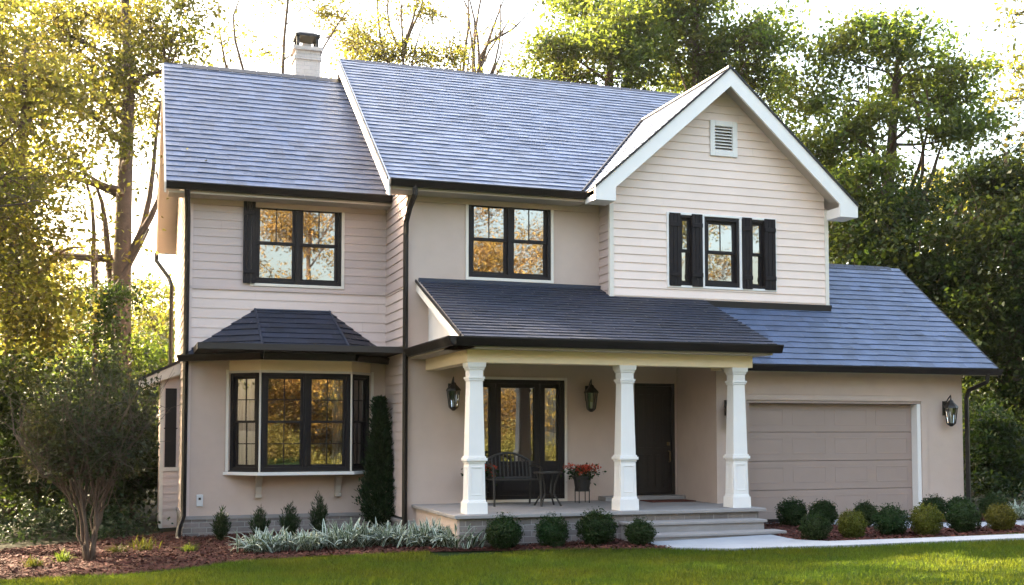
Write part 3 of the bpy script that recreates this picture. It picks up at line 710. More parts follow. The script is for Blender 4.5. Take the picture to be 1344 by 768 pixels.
# --- front door, slab step
a, b, c, d = DOOR
mb = MB(); frame_ring(mb, (0, 0, 0), X, FR, a, b, c, d, .05, -.1, .01, .02); dr = mb.build('front_door', M['door'], house, bevel=.004)
mb = MB(); mb.box(a + .05, b - .05, .05, .09, c + .02, d - .05)
iw = (b - a - .1 - .3) / 4
for (z0, z1) in ((c + .14, c + .72), (c + .84, d - .2)):
    for k in range(4): x = a + .05 + .06 + k * (iw + .06); mb.box(x, x + iw, .036, .05, z0, z1)
mb.build('door_leaf', M['door'], dr, bevel=.006)
mb = MB(); mb.tube([(b - .11, .03, 1.28), (b - .11, -.03, 1.27), (b - .11, -.035, 1.1), (b - .11, .03, 1.08)], .014, 8); mb.frustum(b - .11, .04, 1.38, 1.44, .03, .03, 10); mb.build('handle', M['brass'], dr)
mb = MB(); mb.box(a - .02, b + .02, -.03, .0, d, d + .055); mb.box(b, b + .035, -.025, .0, c, d); mb.box(a - .04, a, -.025, .0, c, d); mb.build('door_trim', M['stucco'], dr)
mb = MB(); mb.box(3.45, 4.98, -.34, 0, .425, .5); mb.build('door_step', M['stone'], house, bevel=.008)

# --- garage door
GD = (5.62, 9.04, .12, 2.12)
mb = MB(); a, b, c, d = GD; nsec = 4; h = (d - c) / nsec
for k in range(nsec):
    z0 = c + k * h; mb.box(a, b, YA + .15, YA + .19, z0 + .004, z0 + h - .004)
    npan = 4; pw_ = (b - a) / npan
    for i in range(npan):
        x = a + i * pw_ + .09; x1 = a + (i + 1) * pw_ - .09
        frame_ring(mb, (0, YA + .15, 0), X, FR, x, x1, z0 + .12, z0 + h - .1, .02, -.0, .004)
gd = mb.build('garage_door', M['gdoor'], house, bevel=.004)
mb = MB(); mb.box(a, b, YA + .14, YA + .16, c - .06, c); mb.build('bottom_seal', M['metal'], gd)
mb = MB(); mb.box(9.04, 9.115, YA - .01, YA + .16, .1, 2.12); mb.build('jamb', M['white'], gd)
mb = MB(); mb.box(5.56, 5.62, YA - .01, YA + .16, .1, 2.12); mb.box(5.56, 9.115, YA - .01, YA + .16, 2.12, 2.16); mb.build('jamb', M['gdoor'], gd)
mb = MB(); mb.box(5.46, 9.24, YA - .03, YA - .001, 2.17, 2.27); mb.box(9.12, 9.24, YA - .03, YA - .001, .1, 2.17); mb.box(5.46, 5.555, YA - .03, YA - .001, .1, 2.17); mb.box(5.43, 9.27, YA - .045, YA - .001, 2.27, 2.3); mb.build('door_trim', M['stucco'], gd)

# --- porch: floor, steps, beam, ceiling, columns
mb = MB(); mb.box(.1, 5.22, -2.64, -.0, .37, .425); mb.build('porch_floor', M['stone'], house, bevel=.01)
mb = MB(); mb.box(.2, 5.12, -2.56, -.02, GZ, .37); mb.build('porch_base', M['brick'], house)
mb = MB(); mb.box(.16, .2, -2.55, -.05, GZ, .37); mb.build('porch_cheek', M['stucco'], house)
mb = MB()
mb.box(2.74, 5.0, -2.93, -2.56, -.2, .228); mb.box(2.70, 5.04, -2.965, -2.56, .228, .272)
mb.box(2.72, 5.14, -3.25, -2.94, -.2, .078); mb.box(2.68, 5.18, -3.285, -2.93, .078, .122)
mb.build('steps', M['stone'], house, bevel=.008)
mb = MB(); mb.box(.33, 5.1, -2.47, -2.23, 2.65, 2.9); mb.build('beam', M['cream'], house, bevel=.006)
for q in ((.33, .53, -2.23, 0, 2.65, 2.9), (4.9, 5.1, -2.23, -1.45, 2.65, 2.9)):
    mb = MB(); mb.box(*q); mb.build('beam', M['cream'], house, bevel=.006)
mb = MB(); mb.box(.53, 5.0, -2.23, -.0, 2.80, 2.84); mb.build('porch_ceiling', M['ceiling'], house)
def column(x, y=-2.35):
    mb = MB()
    for z0, z1, h0, h1 in ((.425, .60, .195, .19), (.60, .64, .175, .165), (.64, 1.17, .162, .150), (1.17, 1.20, .165, .165), (1.20, 1.245, .19, .19), (1.245, 1.27, .17, .17), (1.27, 2.38, .152, .122),
                           (2.38, 2.41, .14, .14), (2.41, 2.44, .155, .155), (2.44, 2.54, .128, .128), (2.54, 2.58, .14, .15), (2.58, 2.65, .165, .172)):
        mb.frustum(x, y, z0, z1, h0 * .83, h1 * .83)
    for sx, sy in ((0, -1), (-1, 0)):   # recessed panel frame on the pedestal
        u = (1, 0, 0) if sy else (0, -1, 0); frame_ring(mb, (x + sx * .130, y + sy * .130, 0), u, (sx, sy, 0), -.095, .095, .70, 1.12, .02, -.004, .007)
    return mb.build('column', M['white'], house, bevel=.005)
for x in (.48, 2.91, 4.86): column(x)

# --- chimney, outlet, side bay
mb = MB(); mb.box(-1.15, -.62, 5.5, 6.0, 7.0, 9.75); ch = mb.build('chimney', M['wbrick'], house)
mb = MB(); mb.box(-1.18, -.59, 5.47, 6.03, 9.55, 9.63); mb.box(-1.20, -.57, 5.45, 6.05, 9.75, 9.83); mb.build('corbel', M['wbrick'], ch)
mb = MB()
for x in (-1.12, -.71):
    for y in (5.53, 5.91): mb.prism([(x, y, 9.83), (x + .06, y, 9.83), (x + .06, y + .06, 9.83), (x, y + .06, 9.83)], (0, 0, .24))
mb.frustum(-.885, 5.75, 10.07, 10.12, .26, .26); mb.frustum(-.885, 5.75, 10.12, 10.2, .24, .12); mb.build('chimney_cap', M['metal'], ch)
mb = MB(); mb.box(-.98, -.79, 5.66, 5.84, 9.83, 9.95); mb.build('flue', M['stone'], ch)
mb = MB(); mb.box(-3.26, -3.15, LW - .03, LW, .36, .56); ob = mb.build('outlet_box', M['plate'], house, bevel=.008)
mb = MB(); mb.box(-3.225, -3.185, LW - .036, LW - .03, .47, .51); mb.build('socket', M['iron'], ob)
# side bay with a shed canopy
mb = MB(); boards(mb, (0, 4.1, 0), X, FR, [(-3.78, -.3), (XL, -.3), (XL, 2.7), (-3.78, 2.7)], [(-3.72, -3.51, .95, 2.45)], .15); mb.box(-3.80, -3.78, 4.1, 5.8, -.3, 2.7); mb.box(-3.78, XL, 5.78, 5.8, -.3, 2.7); sb = mb.build('side_bay', M['siding_shaded'], house)
mb = MB(); mb.box(-3.81, -3.74, 4.07, 4.098, -.2, 2.7); mb.box(-3.74, XL, 4.06, 4.1, .88, .95); mb.build('trim', M['trim'], sb)
mb = MB(); mb.box(-3.72, -3.51, 4.12, 4.14, .95, 2.45); mb.box(-3.74, -3.49, 4.085, 4.13, 1.66, 1.7); mb.build('window', M['frame'], sb)
mb = MB(); mb.prism([(-4.22, 3.85, 2.62), (XL, 3.85, 3.0), (XL, 6.0, 3.0), (-4.22, 6.0, 2.62)], (0, 0, -.05)); mb.build('canopy', M['metal'], sb)
mb = MB(); mb.prism([(-4.2, 3.88, 2.57), (XL, 3.88, 2.94), (XL, 3.88, 2.72), (-4.2, 3.88, 2.44)], (0, .04, 0)); mb.prism([(-4.2, 3.92, 2.44), (XL, 3.92, 2.7), (XL, 6.0, 2.7), (-4.2, 6.0, 2.44)], (0, 0, .03)); mb.build('canopy_soffit', M['trim'], sb)

# ------------------------------------------------------------------ wall lanterns
def lantern(loc, face, label):
    root = empty('wall_lantern', loc, label, 'lantern', 'black wall lanterns')
    n = Vector(face); mb = MB(); c = n * .17
    mb.obox((0, 0, 0), (n.y, -n.x, 0), n, -.05, .05, .0, .02, -.1, .16); mb.build('back_plate', M['iron'], root, bevel=.004)
    mb = MB(); mb.tube([n * .02 + Vector((0, 0, .1)), n * .1 + Vector((0, 0, .2)), c + Vector((0, 0, .26)), c + Vector((0, 0, .2))], .011, 6); mb.build('arm', M['iron'], root, smooth=True)
    mb = MB()
    mb.frustum(c.x, c.y, .03, .06, .115, .105, 6); mb.frustum(c.x, c.y, .06, .14, .105, .04, 6); mb.frustum(c.x, c.y, .14, .17, .045, .03, 6); mb.frustum(c.x, c.y, .17, .21, .018, .006, 6)
    mb.frustum(c.x, c.y, -.27, -.24, .055, .07, 6); mb.frustum(c.x, c.y, -.3, -.27, .02, .05, 6)
    for k in range(6):
        a = math.pi / 6 + k * math.pi / 3; r0, r1 = .073, .112
        mb.tube([(c.x + r0 * math.cos(a), c.y + r0 * math.sin(a), -.25), (c.x + r1 * math.cos(a), c.y + r1 * math.sin(a), .04)], .009, 5)
    mb.build('cage', M['iron'], root)
    mb = MB(); mb.frustum(c.x, c.y, -.24, .03, .06, .098, 6); mb.build('lamp_glass', M['lamp_glass'], root)
    mb = MB(); mb.tube([(c.x, c.y, -.24), (c.x, c.y, -.13)], .018, 8); mb.build('candle', M['plate'], root)
    return root
lantern((.77, 0, 2.28), FR, 'black wall lantern left of the porch window, behind the leftmost white column')
lantern((3.26, 0, 2.27), FR, 'black wall lantern between the porch window and the dark front door')
lantern((5.2, YA, 2.0), FR, 'black wall lantern half hidden behind the right porch column beside the garage')
lantern((9.65, YA, 2.02), FR, 'black wall lantern on the right pier of the garage door')

# ------------------------------------------------------------------ porch furniture
def bench():
    root = empty('garden_bench', (1.62, -.75, .425), 'black iron bench with an arched slatted back on the porch', 'bench')
    hw = .40
    mb = MB()
    for k in range(7): mb.box(-hw, hw, -.24 + k * .068, -.19 + k * .068, .41, .428)
    mb.build('seat', M['iron'], root)
    mb = MB(); arc = [(-hw + 2 * hw * i / 12, .26 + .05, .72 + .13 * math.sin(math.pi * i / 12)) for i in range(13)]
    mb.tube(arc, .02, 6); mb.tube([(-hw, .24, .44), (hw, .24, .44)], .017, 6)
    for i in range(1, 12): mb.tube([(arc[i][0], .24, .44), arc[i]], .011, 5)
    mb.build('backrest', M['iron'], root)
    for sx in (-hw, hw):
        for sy, top in ((-.24, .62), (.24, .72)):
            mb = MB(); mb.tube([(sx, sy + (.06 if sy > 0 else -.03), 0), (sx, sy, .42), (sx, sy + (.06 if sy > 0 else 0), top)], .019, 6); mb.build('leg', M['iron'], root)
        mb = MB(); mb.tube([(sx, .29, .63), (sx, .0, .65), (sx, -.24, .62), (sx, -.28, .57)], .018, 6); mb.build('armrest', M['iron'], root)
bench()
def side_table():
    root = empty('side_table', (2.12, -1.05, .425), 'small black iron bistro table beside the porch bench', 'table')
    mb = MB(); mb.frustum(0, 0, .53, .55, .24, .24, 20); mb.build('table_top', M['iron'], root)
    for k in range(4):
        a = math.pi / 4 + k * math.pi / 2; c, s_ = math.cos(a), math.sin(a)
        mb = MB(); mb.tube([(c * .2, s_ * .2, .53), (c * .13, s_ * .13, .34), (c * .11, s_ * .11, .2), (c * .24, s_ * .24, 0)], .016, 6); mb.build('leg', M['iron'], root)
side_table()

# ---- leaf helpers
def leaf_quads(c, size, r, up=.5, asp=.5, drop=.0):
    """diamond leaves about the points c, (N,4,3)"""
    n = len(c); nrm = r.normal(size=(n, 3)); nrm[:, 2] += up * 2; nrm /= np.linalg.norm(nrm, axis=1)[:, None]
    t = r.normal(size=(n, 3)); t[:, 2] -= drop; t -= nrm * (t * nrm).sum(1)[:, None]; t /= np.linalg.norm(t, axis=1)[:, None] + 1e-9
    b = np.cross(nrm, t); s = (size * r.uniform(.6, 1.3, n))[:, None]
    fold = nrm * s * .12
    return np.stack([c - t * s * .5, c + b * s * asp * .5 + fold, c + t * s * .5, c - b * s * asp * .5 + fold], 1)
def flower_pot(loc, label):
    root = empty('flower_planter', loc, label, 'planter', 'planters of red flowers on the porch')
    r = np.random.default_rng(3)
    mb = MB(); mb.frustum(0, 0, .2, .42, .115, .15, 16); mb.frustum(0, 0, .42, .45, .165, .165, 16); mb.build('pot', M['terracotta'], root)
    mb = MB()
    for k in range(4):
        a = math.pi / 4 + k * math.pi / 2; mb.tube([(.13 * math.cos(a), .13 * math.sin(a), 0), (.13 * math.cos(a), .13 * math.sin(a), .24)], .009, 5)
    for k in range(12):
        a, b = k * math.pi / 6, (k + 1) * math.pi / 6; mb.tube([(.13 * math.cos(a), .13 * math.sin(a), .2), (.13 * math.cos(b), .13 * math.sin(b), .2)], .008, 5)
    mb.build('stand', M['iron'], root)
    c = r.normal(size=(420, 3)) * (.12, .12, .055) + (0, 0, .5); o = fast_mesh('foliage', leaf_quads(c, .055, r, .5, .7), 4, M['leaf_box'], root)
    hs = r.normal(size=(34, 3)) * (.12, .12, .035) + (0, 0, .575); hs[:, 0] *= 1.15
    c = np.repeat(hs, 22, 0) + r.normal(size=(34 * 22, 3)) * .02; fast_mesh('blossom', leaf_quads(c, .03, r, .3, .9), 4, M['flower'], root)
    return root
fp = flower_pot((2.95, -.5, .425), 'dark pot of red flowers on a stand right of the porch window')
copy_tree(fp, (1.17, -.42, .425), 1.3, 1.0, 'dark pot of red flowers on a stand beside the bench, behind the left porch column')
mb = MB(); mb.box(-.42, .42, -.24, .24, 0, .016); dm = mb.build('doormat', M['mat_'], bevel=.005); dm.location = (4.5, -.62, .426); tag(dm, 'reddish brown doormat lying before the dark front door', 'doormat')

# ------------------------------------------------------------------ shrubs
def core_ball(parent_m, rx, rz, r, zc):
    """lumpy inner body of a clipped shrub: (n,4,3) quads"""
    P = []; nu, nv = 18, 10
    off = r.uniform(.86, 1.0, (nv + 1, nu))
    def pt(i, j):
        a = 2 * math.pi * (j % nu) / nu; t = math.pi * i / nv; k = off[i, j % nu]
        return (rx * k * math.sin(t) * math.cos(a), rx * k * math.sin(t) * math.sin(a), zc + rz * k * math.cos(t))
    for i in range(nv):
        for j in range(nu): P.append([pt(i, j), pt(i + 1, j), pt(i + 1, j + 1), pt(i, j + 1)])
    return np.array(P)
def boxwood(seed, m, R=.23):
    r = np.random.default_rng(seed); n = 5200
    d = r.normal(size=(n, 3)); d /= np.linalg.norm(d, axis=1)[:, None]
    lump = 1 + .12 * np.sin(d[:, 0] * 4 + seed) * np.sin(d[:, 1] * 5 + seed * 2) + .08 * np.sin(d[:, 2] * 9 + d[:, 0] * 7 + seed)
    rad = R * lump * r.uniform(.84, 1.04, n); c = d * rad[:, None]; c[:, 2] = c[:, 2] * .93 + R * .88
    c = c[c[:, 2] > .0]
    sprig = r.normal(size=(90, 3)); sprig[:, 2] = np.abs(sprig[:, 2]); sprig /= np.linalg.norm(sprig, axis=1)[:, None]
    sp = np.concatenate([sprig * R * k + r.normal(size=(90, 3)) * .012 + (0, 0, R * .88) for k in (1.0, 1.05, 1.1, 1.15, 1.2)])
    q = np.concatenate([leaf_quads(np.concatenate([c, sp]), .026, r, .3, .6), core_ball(None, R * .86, R * .82, r, R * .86)])
    o = fast_mesh('boxwood_shrub', q, 4, m); return o
def at_ground(x, y, dz=.03): return (x, y, float(gz(x)) + dz)
bx = [boxwood(s, M['leaf_box']) for s in (1, 2, 3)]; by = [boxwood(4, M['leaf_lime'])]
spots = [  # x, y, radius, lime?, label, group
    (.78, -2.86, .255, 0, 'dark round boxwood before the porch, leftmost of its row beside the white edged plants', 'p'),
    (1.46, -3.0, .23, 0, 'dark round boxwood before the porch, second from the left in front of the brick base', 'p'),
    (2.12, -3.08, .265, 0, 'largest dark round boxwood before the porch, left of the one at the steps', 'p'),
    (2.62, -3.5, .21, 0, 'brighter green round boxwood at the left corner of the front steps', 'p'),
    (6.0, -2.15, .225, 0, 'dark round boxwood nearest the front steps, before the left garage edge', 'g'),
    (6.42, -2.4, .215, 0, 'dark round boxwood in the back row, second from the steps', 'g'),
    (6.98, -2.75, .20, 0, 'small dark boxwood peeking out behind the first lime green one', 'g'),
    (8.5, -2.55, .215, 0, 'dark round boxwood behind the middle lime green one, below the garage jamb', 'g'),
    (8.85, -2.75, .205, 0, 'dark boxwood below the lantern pier, rear one of its overlapping pair', 'g'),
    (9.5, -2.8, .205, 0, 'dark boxwood at the far right behind the last lime green one', 'g'),
    (5.1, -4.16, .205, 0, 'mid green round boxwood at the edge of the walkway beside the steps', 'g'),
    (5.72, -4.15, .205, 1, 'lime green round shrub nearest the front steps', 'l'),
    (6.41, -4.15, .24, 0, 'largest dark boxwood in the garage bed, between two lime green ones', 'g'),
    (6.85, -4.4, .225, 1, 'lime green round shrub in the middle of the garage bed', 'l'),
    (7.55, -4.36, .235, 0, 'dark boxwood in the front row between the middle and right lime green shrubs', 'g'),
    (8.22, -4.4, .215, 1, 'lime green round shrub farthest right in the garage bed', 'l')]
used = {}
rr = random.Random(4)
GR = dict(p='boxwoods along the porch', g='boxwoods in the garage bed', l='lime green shrubs in the garage bed')
for i, (x, y, R, lime, label, gk) in enumerate(spots):
    src = (by if lime else bx)[0 if lime else i % 3]
    k = R / .23
    sc = (k * rr.uniform(.96, 1.06), k * rr.uniform(.96, 1.06), k * rr.uniform(.93, 1.05))
    if src.name not in used:
        used[src.name] = 1; o = src; o.location = at_ground(x, y); o.scale = sc; o.rotation_euler = (0, 0, rr.uniform(0, 6))
    else:
        o = copy_tree(src, at_ground(x, y), rr.uniform(0, 6), sc)
    tag(o, label, 'shrub', GR[gk])

def upright_conifer(seed, h, w, name='dwarf_conifer', shoots=70):
    r = np.random.default_rng(seed); Q = []
    for _ in range(shoots):
        a = r.uniform(0, 6.283); k = r.random() ** .6; top = h * (1 - .55 * k) * r.uniform(.85, 1.05); rad = w * k
        n = int(34 * top / h) + 8; t = r.random(n)
        bend = np.sin(t * 1.5) * rad
        c = np.stack([np.cos(a) * bend, np.sin(a) * bend, t * top], 1) + r.normal(size=(n, 3)) * .012
        d = np.stack([np.cos(a) * .5 + r.normal(0, .45, n), np.sin(a) * .5 + r.normal(0, .45, n), np.full(n, 1.0)], 1); d /= np.linalg.norm(d, axis=1)[:, None]
        sdv = np.cross(d, r.normal(size=(n, 3))); sdv /= np.linalg.norm(sdv, axis=1)[:, None]
        L = r.uniform(.05, .085, n)[:, None]; wd = .006
        Q.append(np.stack([c, c + d * L * .5 + sdv * wd, c + d * L, c + d * L * .5 - sdv * wd], 1))
    return fast_mesh(name, np.concatenate(Q), 4, M['leaf_conifer'])
for i, (x, y, h, w, lb) in enumerate(((-2.92, .62, .52, .15, 'small dark upright conifer left of the bay, nearest the house corner'), (-2.32, .5, .52, .17, 'small bushy conifer below the left end of the bay window'),
                                      (-1.84, .42, .56, .17, 'small spreading conifer below the middle of the bay window'), (-1.38, .3, .72, .16, 'tallest of the small conifers, pointed, below the right end of the bay'))):
    o = upright_conifer(20 + i, h * 1.1, w); o.location = at_ground(x, y); tag(o, lb, 'shrub', 'small conifers below the bay window')
def arborvitae(seed, h, w, loc, label, m='leaf_conifer'):
    r = np.random.default_rng(seed); n = 15000
    t = r.random(n) ** .8; a = r.uniform(0, 6.283, n)
    prof = w * (np.minimum(1, t * 6) ** .5) * (1 - t) ** 1.0 * 1.15 * (1 + .2 * np.sin(a * 3 + t * 20) + .16 * np.sin(a * 7 - t * 33) + .12 * np.sin(a * 11 + t * 61))
    rad = prof * r.uniform(.6, 1.12, n) + r.exponential(.026, n)
    c = np.stack([np.cos(a) * rad, np.sin(a) * rad, t * h + .02], 1)
    d = np.stack([np.cos(a) * .8 + r.normal(0, .4, n), np.sin(a) * .8 + r.normal(0, .4, n), np.full(n, .8)], 1); d /= np.linalg.norm(d, axis=1)[:, None]
    sdv = np.cross(d, r.normal(size=(n, 3))); sdv /= np.linalg.norm(sdv, axis=1)[:, None]; L = r.uniform(.045, .105, n)[:, None]
    sc = max(1, h / 2.3)
    Q = np.stack([c, c + d * L * .5 * sc + sdv * .012 * sc, c + d * L * sc, c + d * L * .5 * sc - sdv * .012 * sc], 1)
    core = core_ball(None, w * .5, h * .44, r, h * .43); core[:, :, :2] *= (1 - (core[:, :, 2:] / h)) ** .9 * 1.25
    o = fast_mesh('columnar_conifer', np.concatenate([Q, core]), 4, M[m]); o.location = loc
    return tag(o, label, 'shrub')
arborvitae(31, 2.25, .275, at_ground(-.22, 1.02), 'tall dark columnar evergreen in the corner right of the bay window')

def strap_clump(seed, n, L, spread, m, name, wid=.012):
    r = np.random.default_rng(seed); V = []; U = []; seg = 5
    for _ in range(n):
        a = r.uniform(0, 6.283); l = L * r.uniform(.6, 1.15); out = spread * r.uniform(.35, 1.1); b0 = r.normal(0, .06 * spread / .2, 2); w = wid * r.uniform(.7, 1.3)
        P = []
        for k in range(seg + 1):
            t = k / seg; rr_ = out * t; z = l * (t * 1.35 - .95 * t * t * (out / spread)) * 1.0
            P.append((b0[0] + math.cos(a) * rr_, b0[1] + math.sin(a) * rr_, max(.01, z), w * (1.0 if t < .5 else 2 * (1 - t) + .04) * (1 if t else .6)))
        sx, sy = -math.sin(a), math.cos(a)
        for k in range(seg):
            p, q = P[k], P[k + 1]
            for s_ in (-1, 1):
                V.append([(p[0], p[1], p[2]), (p[0] + s_ * sx * p[3], p[1] + s_ * sy * p[3], p[2] + p[3] * .5), (q[0] + s_ * sx * q[3], q[1] + s_ * sy * q[3], q[2] + q[3] * .5), (q[0], q[1], q[2])]); U.append([(0, 0), (1, 0), (1, 1), (0, 1)])
    return fast_mesh(name, np.array(V), 4, m, uv=np.array(U).reshape(-1, 2))
hs = [strap_clump(40 + i, 260, .36, .42, M['leaf_varieg'], 'variegated_plant', .019) for i in range(2)]
hl = ['white edged leafy clump leftmost in the bed, below the second small conifer', 'white edged leafy clump, second from the left, below the third small conifer', 'broad white edged leafy clump in front of the tallest small conifer',
      'white edged leafy clump before the tall columnar evergreen', 'white edged leafy clump below the middle downspout', 'white edged leafy clump farthest right, against the porch corner', 'pale white edged clump at the far right edge beyond the garage bed']
for i, (x, y, k) in enumerate(((-2.42, -1.42, .95), (-1.86, -1.45, .85), (-1.2, -1.5, 1.15), (-.56, -1.55, 1.0), (-.1, -1.85, 1.08), (.25, -2.3, 1.05), (9.9, -3.05, .8))):
    o = hs[i] if i < 2 else copy_tree(hs[i % 2], (0, 0, 0))
    o.location = at_ground(x, y); o.rotation_euler = (0, 0, i * 1.7); o.scale = (k * 1.12, k * 1.0, k * .98); tag(o, hl[i], 'plant', 'white edged plants along the bed')
ll = ['small lime green tuft of grass between the crape myrtle and the house', 'larger lime green tuft of grass in the sunny mulch left of the house corner', 'small green tuft at the foot of the corner downspout', 'low yellow green tuft at the left end of the bed', 'low green tuft left of the crape myrtle trunk']
for i, (x, y, L) in enumerate(((-4.5, -.4, .16), (-4.1, -.3, .26), (-3.48, -.9, .18), (-5.55, -1.7, .18), (-5.2, -1.3, .2))):
    o = strap_clump(60 + i, 70, L, L * .9, M['leaf_lime'] if i < 2 or i == 3 else M['leaf_green'], 'grass_tuft', .007); o.location = at_ground(x, y); tag(o, ll[i], 'plant', 'tufts of grass in the mulch')

# ------------------------------------------------------------------ trees
ct_, st_ = math.cos(TILT), math.sin(TILT)
def at(px, py, d):
    """world point seen at that place of the survey photograph, d metres along the view axis"""
    sh = 565 - 384 - F * math.tan(TILT)
    R = Vector((math.cos(TH), -math.sin(TH), 0)); Fw = Vector((math.sin(TH) * ct_, math.cos(TH) * ct_, st_)); U = Vector((-math.sin(TH) * st_, -math.cos(TH) * st_, ct_))
    return CAM + (Fw + R * ((px - 672) / F) - U * ((py - 384 - sh) / F)) * d
def curve(a, b, r, bow=.12, n=6, sag=0.0):
    a, b = np.array(a), np.array(b); L = np.linalg.norm(b - a); off = r.normal(size=3) * L * bow; off2 = r.normal(size=3) * L * bow * .4
    return [a + (b - a) * t + off * math.sin(math.pi * t) + off2 * math.sin(2 * math.pi * t) + np.array((0, 0, sag * L * math.sin(math.pi * t))) for t in np.linspace(0, 1, n)]
def tree(name, label, base, trunk, tr, blobs, m, leaf=.14, clump=.38, per=34, seed=1, group=None, bark='bark', cat='tree', limbs=(), twig=.012, up=.45, density=1.0, asp=.55):
    """trunk: list of points above the base (world); blobs: (centre, (rx, ry, rz), clusters); limbs: extra bare limbs [(start_t, end point, radius)]"""
    r = np.random.default_rng(seed); base = Vector(base)
    root = empty(name, base, label, cat, group)
    T = [np.array(base) + (0, 0, -.3)] + [np.array(p) for p in trunk]
    # resample the trunk
    seg = np.cumsum([0] + [np.linalg.norm(T[i + 1] - T[i]) for i in range(len(T) - 1)]); N = 14
    def tp(t):
        s_ = t * seg[-1]; i = min(len(T) - 2, int(np.searchsorted(seg, s_, side='right') - 1)); k = (s_ - seg[i]) / (seg[i + 1] - seg[i]); return T[i] + (T[i + 1] - T[i]) * k
    TR = [tp(t) for t in np.linspace(0, 1, N)]; rad = [tr * (1.25 - .25 * min(1, 8 * t)) * (1 - .78 * t) for t in np.linspace(0, 1, N)]
    B = np.array(base); wood = MB(); wood.tube([p - B for p in TR], rad, 9)
    for t0, e, rd in limbs:
        P = curve(tp(t0), e, r, .07, 8, .05); wood.tube([p - B for p in P], [rd * (1 - .8 * k / 7) for k in range(8)], 6)
    Q = []
    for c, R, ncl in blobs:
        c = np.array(c); R = np.array(R)
        # leave the trunk below the blob
        ts = np.linspace(.15, 1, 40); pts = np.array([tp(t) for t in ts]); cost = np.linalg.norm(pts - c, axis=1) + np.maximum(0, pts[:, 2] - (c[2] - R[2] * .7)) * 2.5
        t0 = ts[int(np.argmin(cost))]; rd = max(.02, tr * (1 - .78 * t0) * .5)
        P = curve(tp(t0), c, r, .1, 8, .06); wood.tube([p - B for p in P], [rd * (1 - .72 * k / 7) for k in range(8)], 6)
        ncl = int(ncl * density); nb = max(2, ncl // 8)
        sd_ = r.normal(size=(nb, 3)); sd_ /= np.linalg.norm(sd_, axis=1)[:, None]
        subs = c + sd_ * R * r.uniform(.3, 1.02, nb)[:, None]; which = r.integers(0, nb, ncl); rp = (R.min() * .30 + .16) * r.uniform(.6, 1.5, nb)
        cl = subs[which] + r.normal(size=(ncl, 3)) * rp[which][:, None] * (1.0, 1.0, .5)
        for sb_ in subs:
            k = r.integers(3, 7); P2 = curve(P[k], sb_, r, .1, 5); wood.tube([p - B for p in P2], [max(twig * 1.2, rd * .34 * (1 - .6 * j / 4)) for j in range(5)], 5, False)
        for p in cl:
            s0 = subs[int(np.argmin(np.linalg.norm(subs - p, axis=1)))]; P3 = curve(s0, p, r, .12, 4); wood.tube([q - B for q in P3], [twig * (1 - .2 * j) for j in range(4)], 3, False)
        nl = r.poisson(per, ncl); cc = np.repeat(cl, nl, 0); cs = np.repeat(r.uniform(.6, 1.25, ncl), nl)[:, None]
        cc = cc + r.normal(size=cc.shape) * (clump, clump, clump * .62) * cs
        Q.append(leaf_quads(cc, leaf, r, up, asp, .6))
    wood.build('trunk', M[bark], root, smooth=True)
    if Q:
        q = np.concatenate(Q) - B; fast_mesh('crown', q, 4, M[m], root)
    return root
def blob(px, py, d, rpx, rpy, n, dy=None):
    """an oval of foliage: position and half extents as surveyed, depth extent dy"""
    c = at(px, py, d); k = d / F
    return (tuple(c), (rpx * k, (dy if dy else rpx * k), rpy * k), n)
def gp(px, d):
    p = at(px, 600, d); return (p.x, p.y, float(gz(p.x)))

# big backlit tree left of the house
d = 29
tree('shade_tree', 'big backlit tree with a thick trunk standing left of the house', gp(157, d), [at(158, 420, d), at(163, 250, d), at(170, 120, d), at(165, 0, d), at(150, -60, d)], .36,
     [blob(60, 40, d, 90, 60, 80), blob(170, 50, d + 1, 80, 60, 80), blob(228, 50, d - 1, 42, 60, 44), blob(80, 140, d - 1, 70, 44, 48), blob(185, 130, d + 1.5, 50, 34, 22), blob(20, 220, d, 55, 50, 34),
      blob(95, 215, d - 2, 46, 26, 18), blob(160, 190, d - 1.5, 40, 20, 13), blob(80, -30, d, 120, 40, 40), blob(200, -40, d, 100, 40, 36), blob(55, 320, d + 2, 50, 36, 16), blob(130, 90, d - 1, 60, 36, 34), blob(10, 120, d, 60, 60, 40)],
     'leaf_olive', .14, .36, 46, 11, limbs=[(.33, at(118, 230, d + .5), .13), (.36, at(205, 225, d), .15), (.42, at(212, 130, d + 1), .11), (.3, at(92, 190, d - 1), .1), (.28, at(196, 300, d), .12)])
d = 23
tree('shade_tree', 'dark slender trunked tree at the left edge of the picture', gp(10, d), [at(12, 500, d), at(18, 330, d), at(30, 180, d), at(34, 60, d)], .2,
     [blob(20, 250, d, 55, 60, 50), blob(20, 420, d - .5, 50, 60, 54), blob(-60, 300, d, 60, 90, 40), blob(50, 120, d, 50, 50, 30), blob(-30, 120, d, 60, 80, 40), blob(20, 330, d, 60, 40, 40), blob(60, 400, d + 1, 36, 40, 24)], 'leaf_olive', .15, .36, 38, 12,
     limbs=[(.5, at(112, 325, d + 1.0), .07)])
d = 25
def cone_tree(name, label, px, ytop, d, wpx, seed, m='leaf_dark', group=None):
    b = gp(px, d); top = at(px, ytop, d); H = top.z - b[2]; k = d / F; bl = []
    for i in range(7):
        t = (i + .6) / 7; bl.append(((b[0], b[1], b[2] + H * (.1 + .82 * t)), (wpx * k * (1.05 - .8 * t), wpx * k * (1.05 - .8 * t), H * .09), int(46 * (1.1 - .8 * t)) + 4))
    return tree(name, label, b, [(b[0], b[1], top.z)], .12, bl, m, .11, .2, 46, seed, group, up=.2)
cone_tree('evergreen_tree', 'dark pointed evergreen left of the house, behind the crape myrtle', 122, 325, 26, 70, 14)
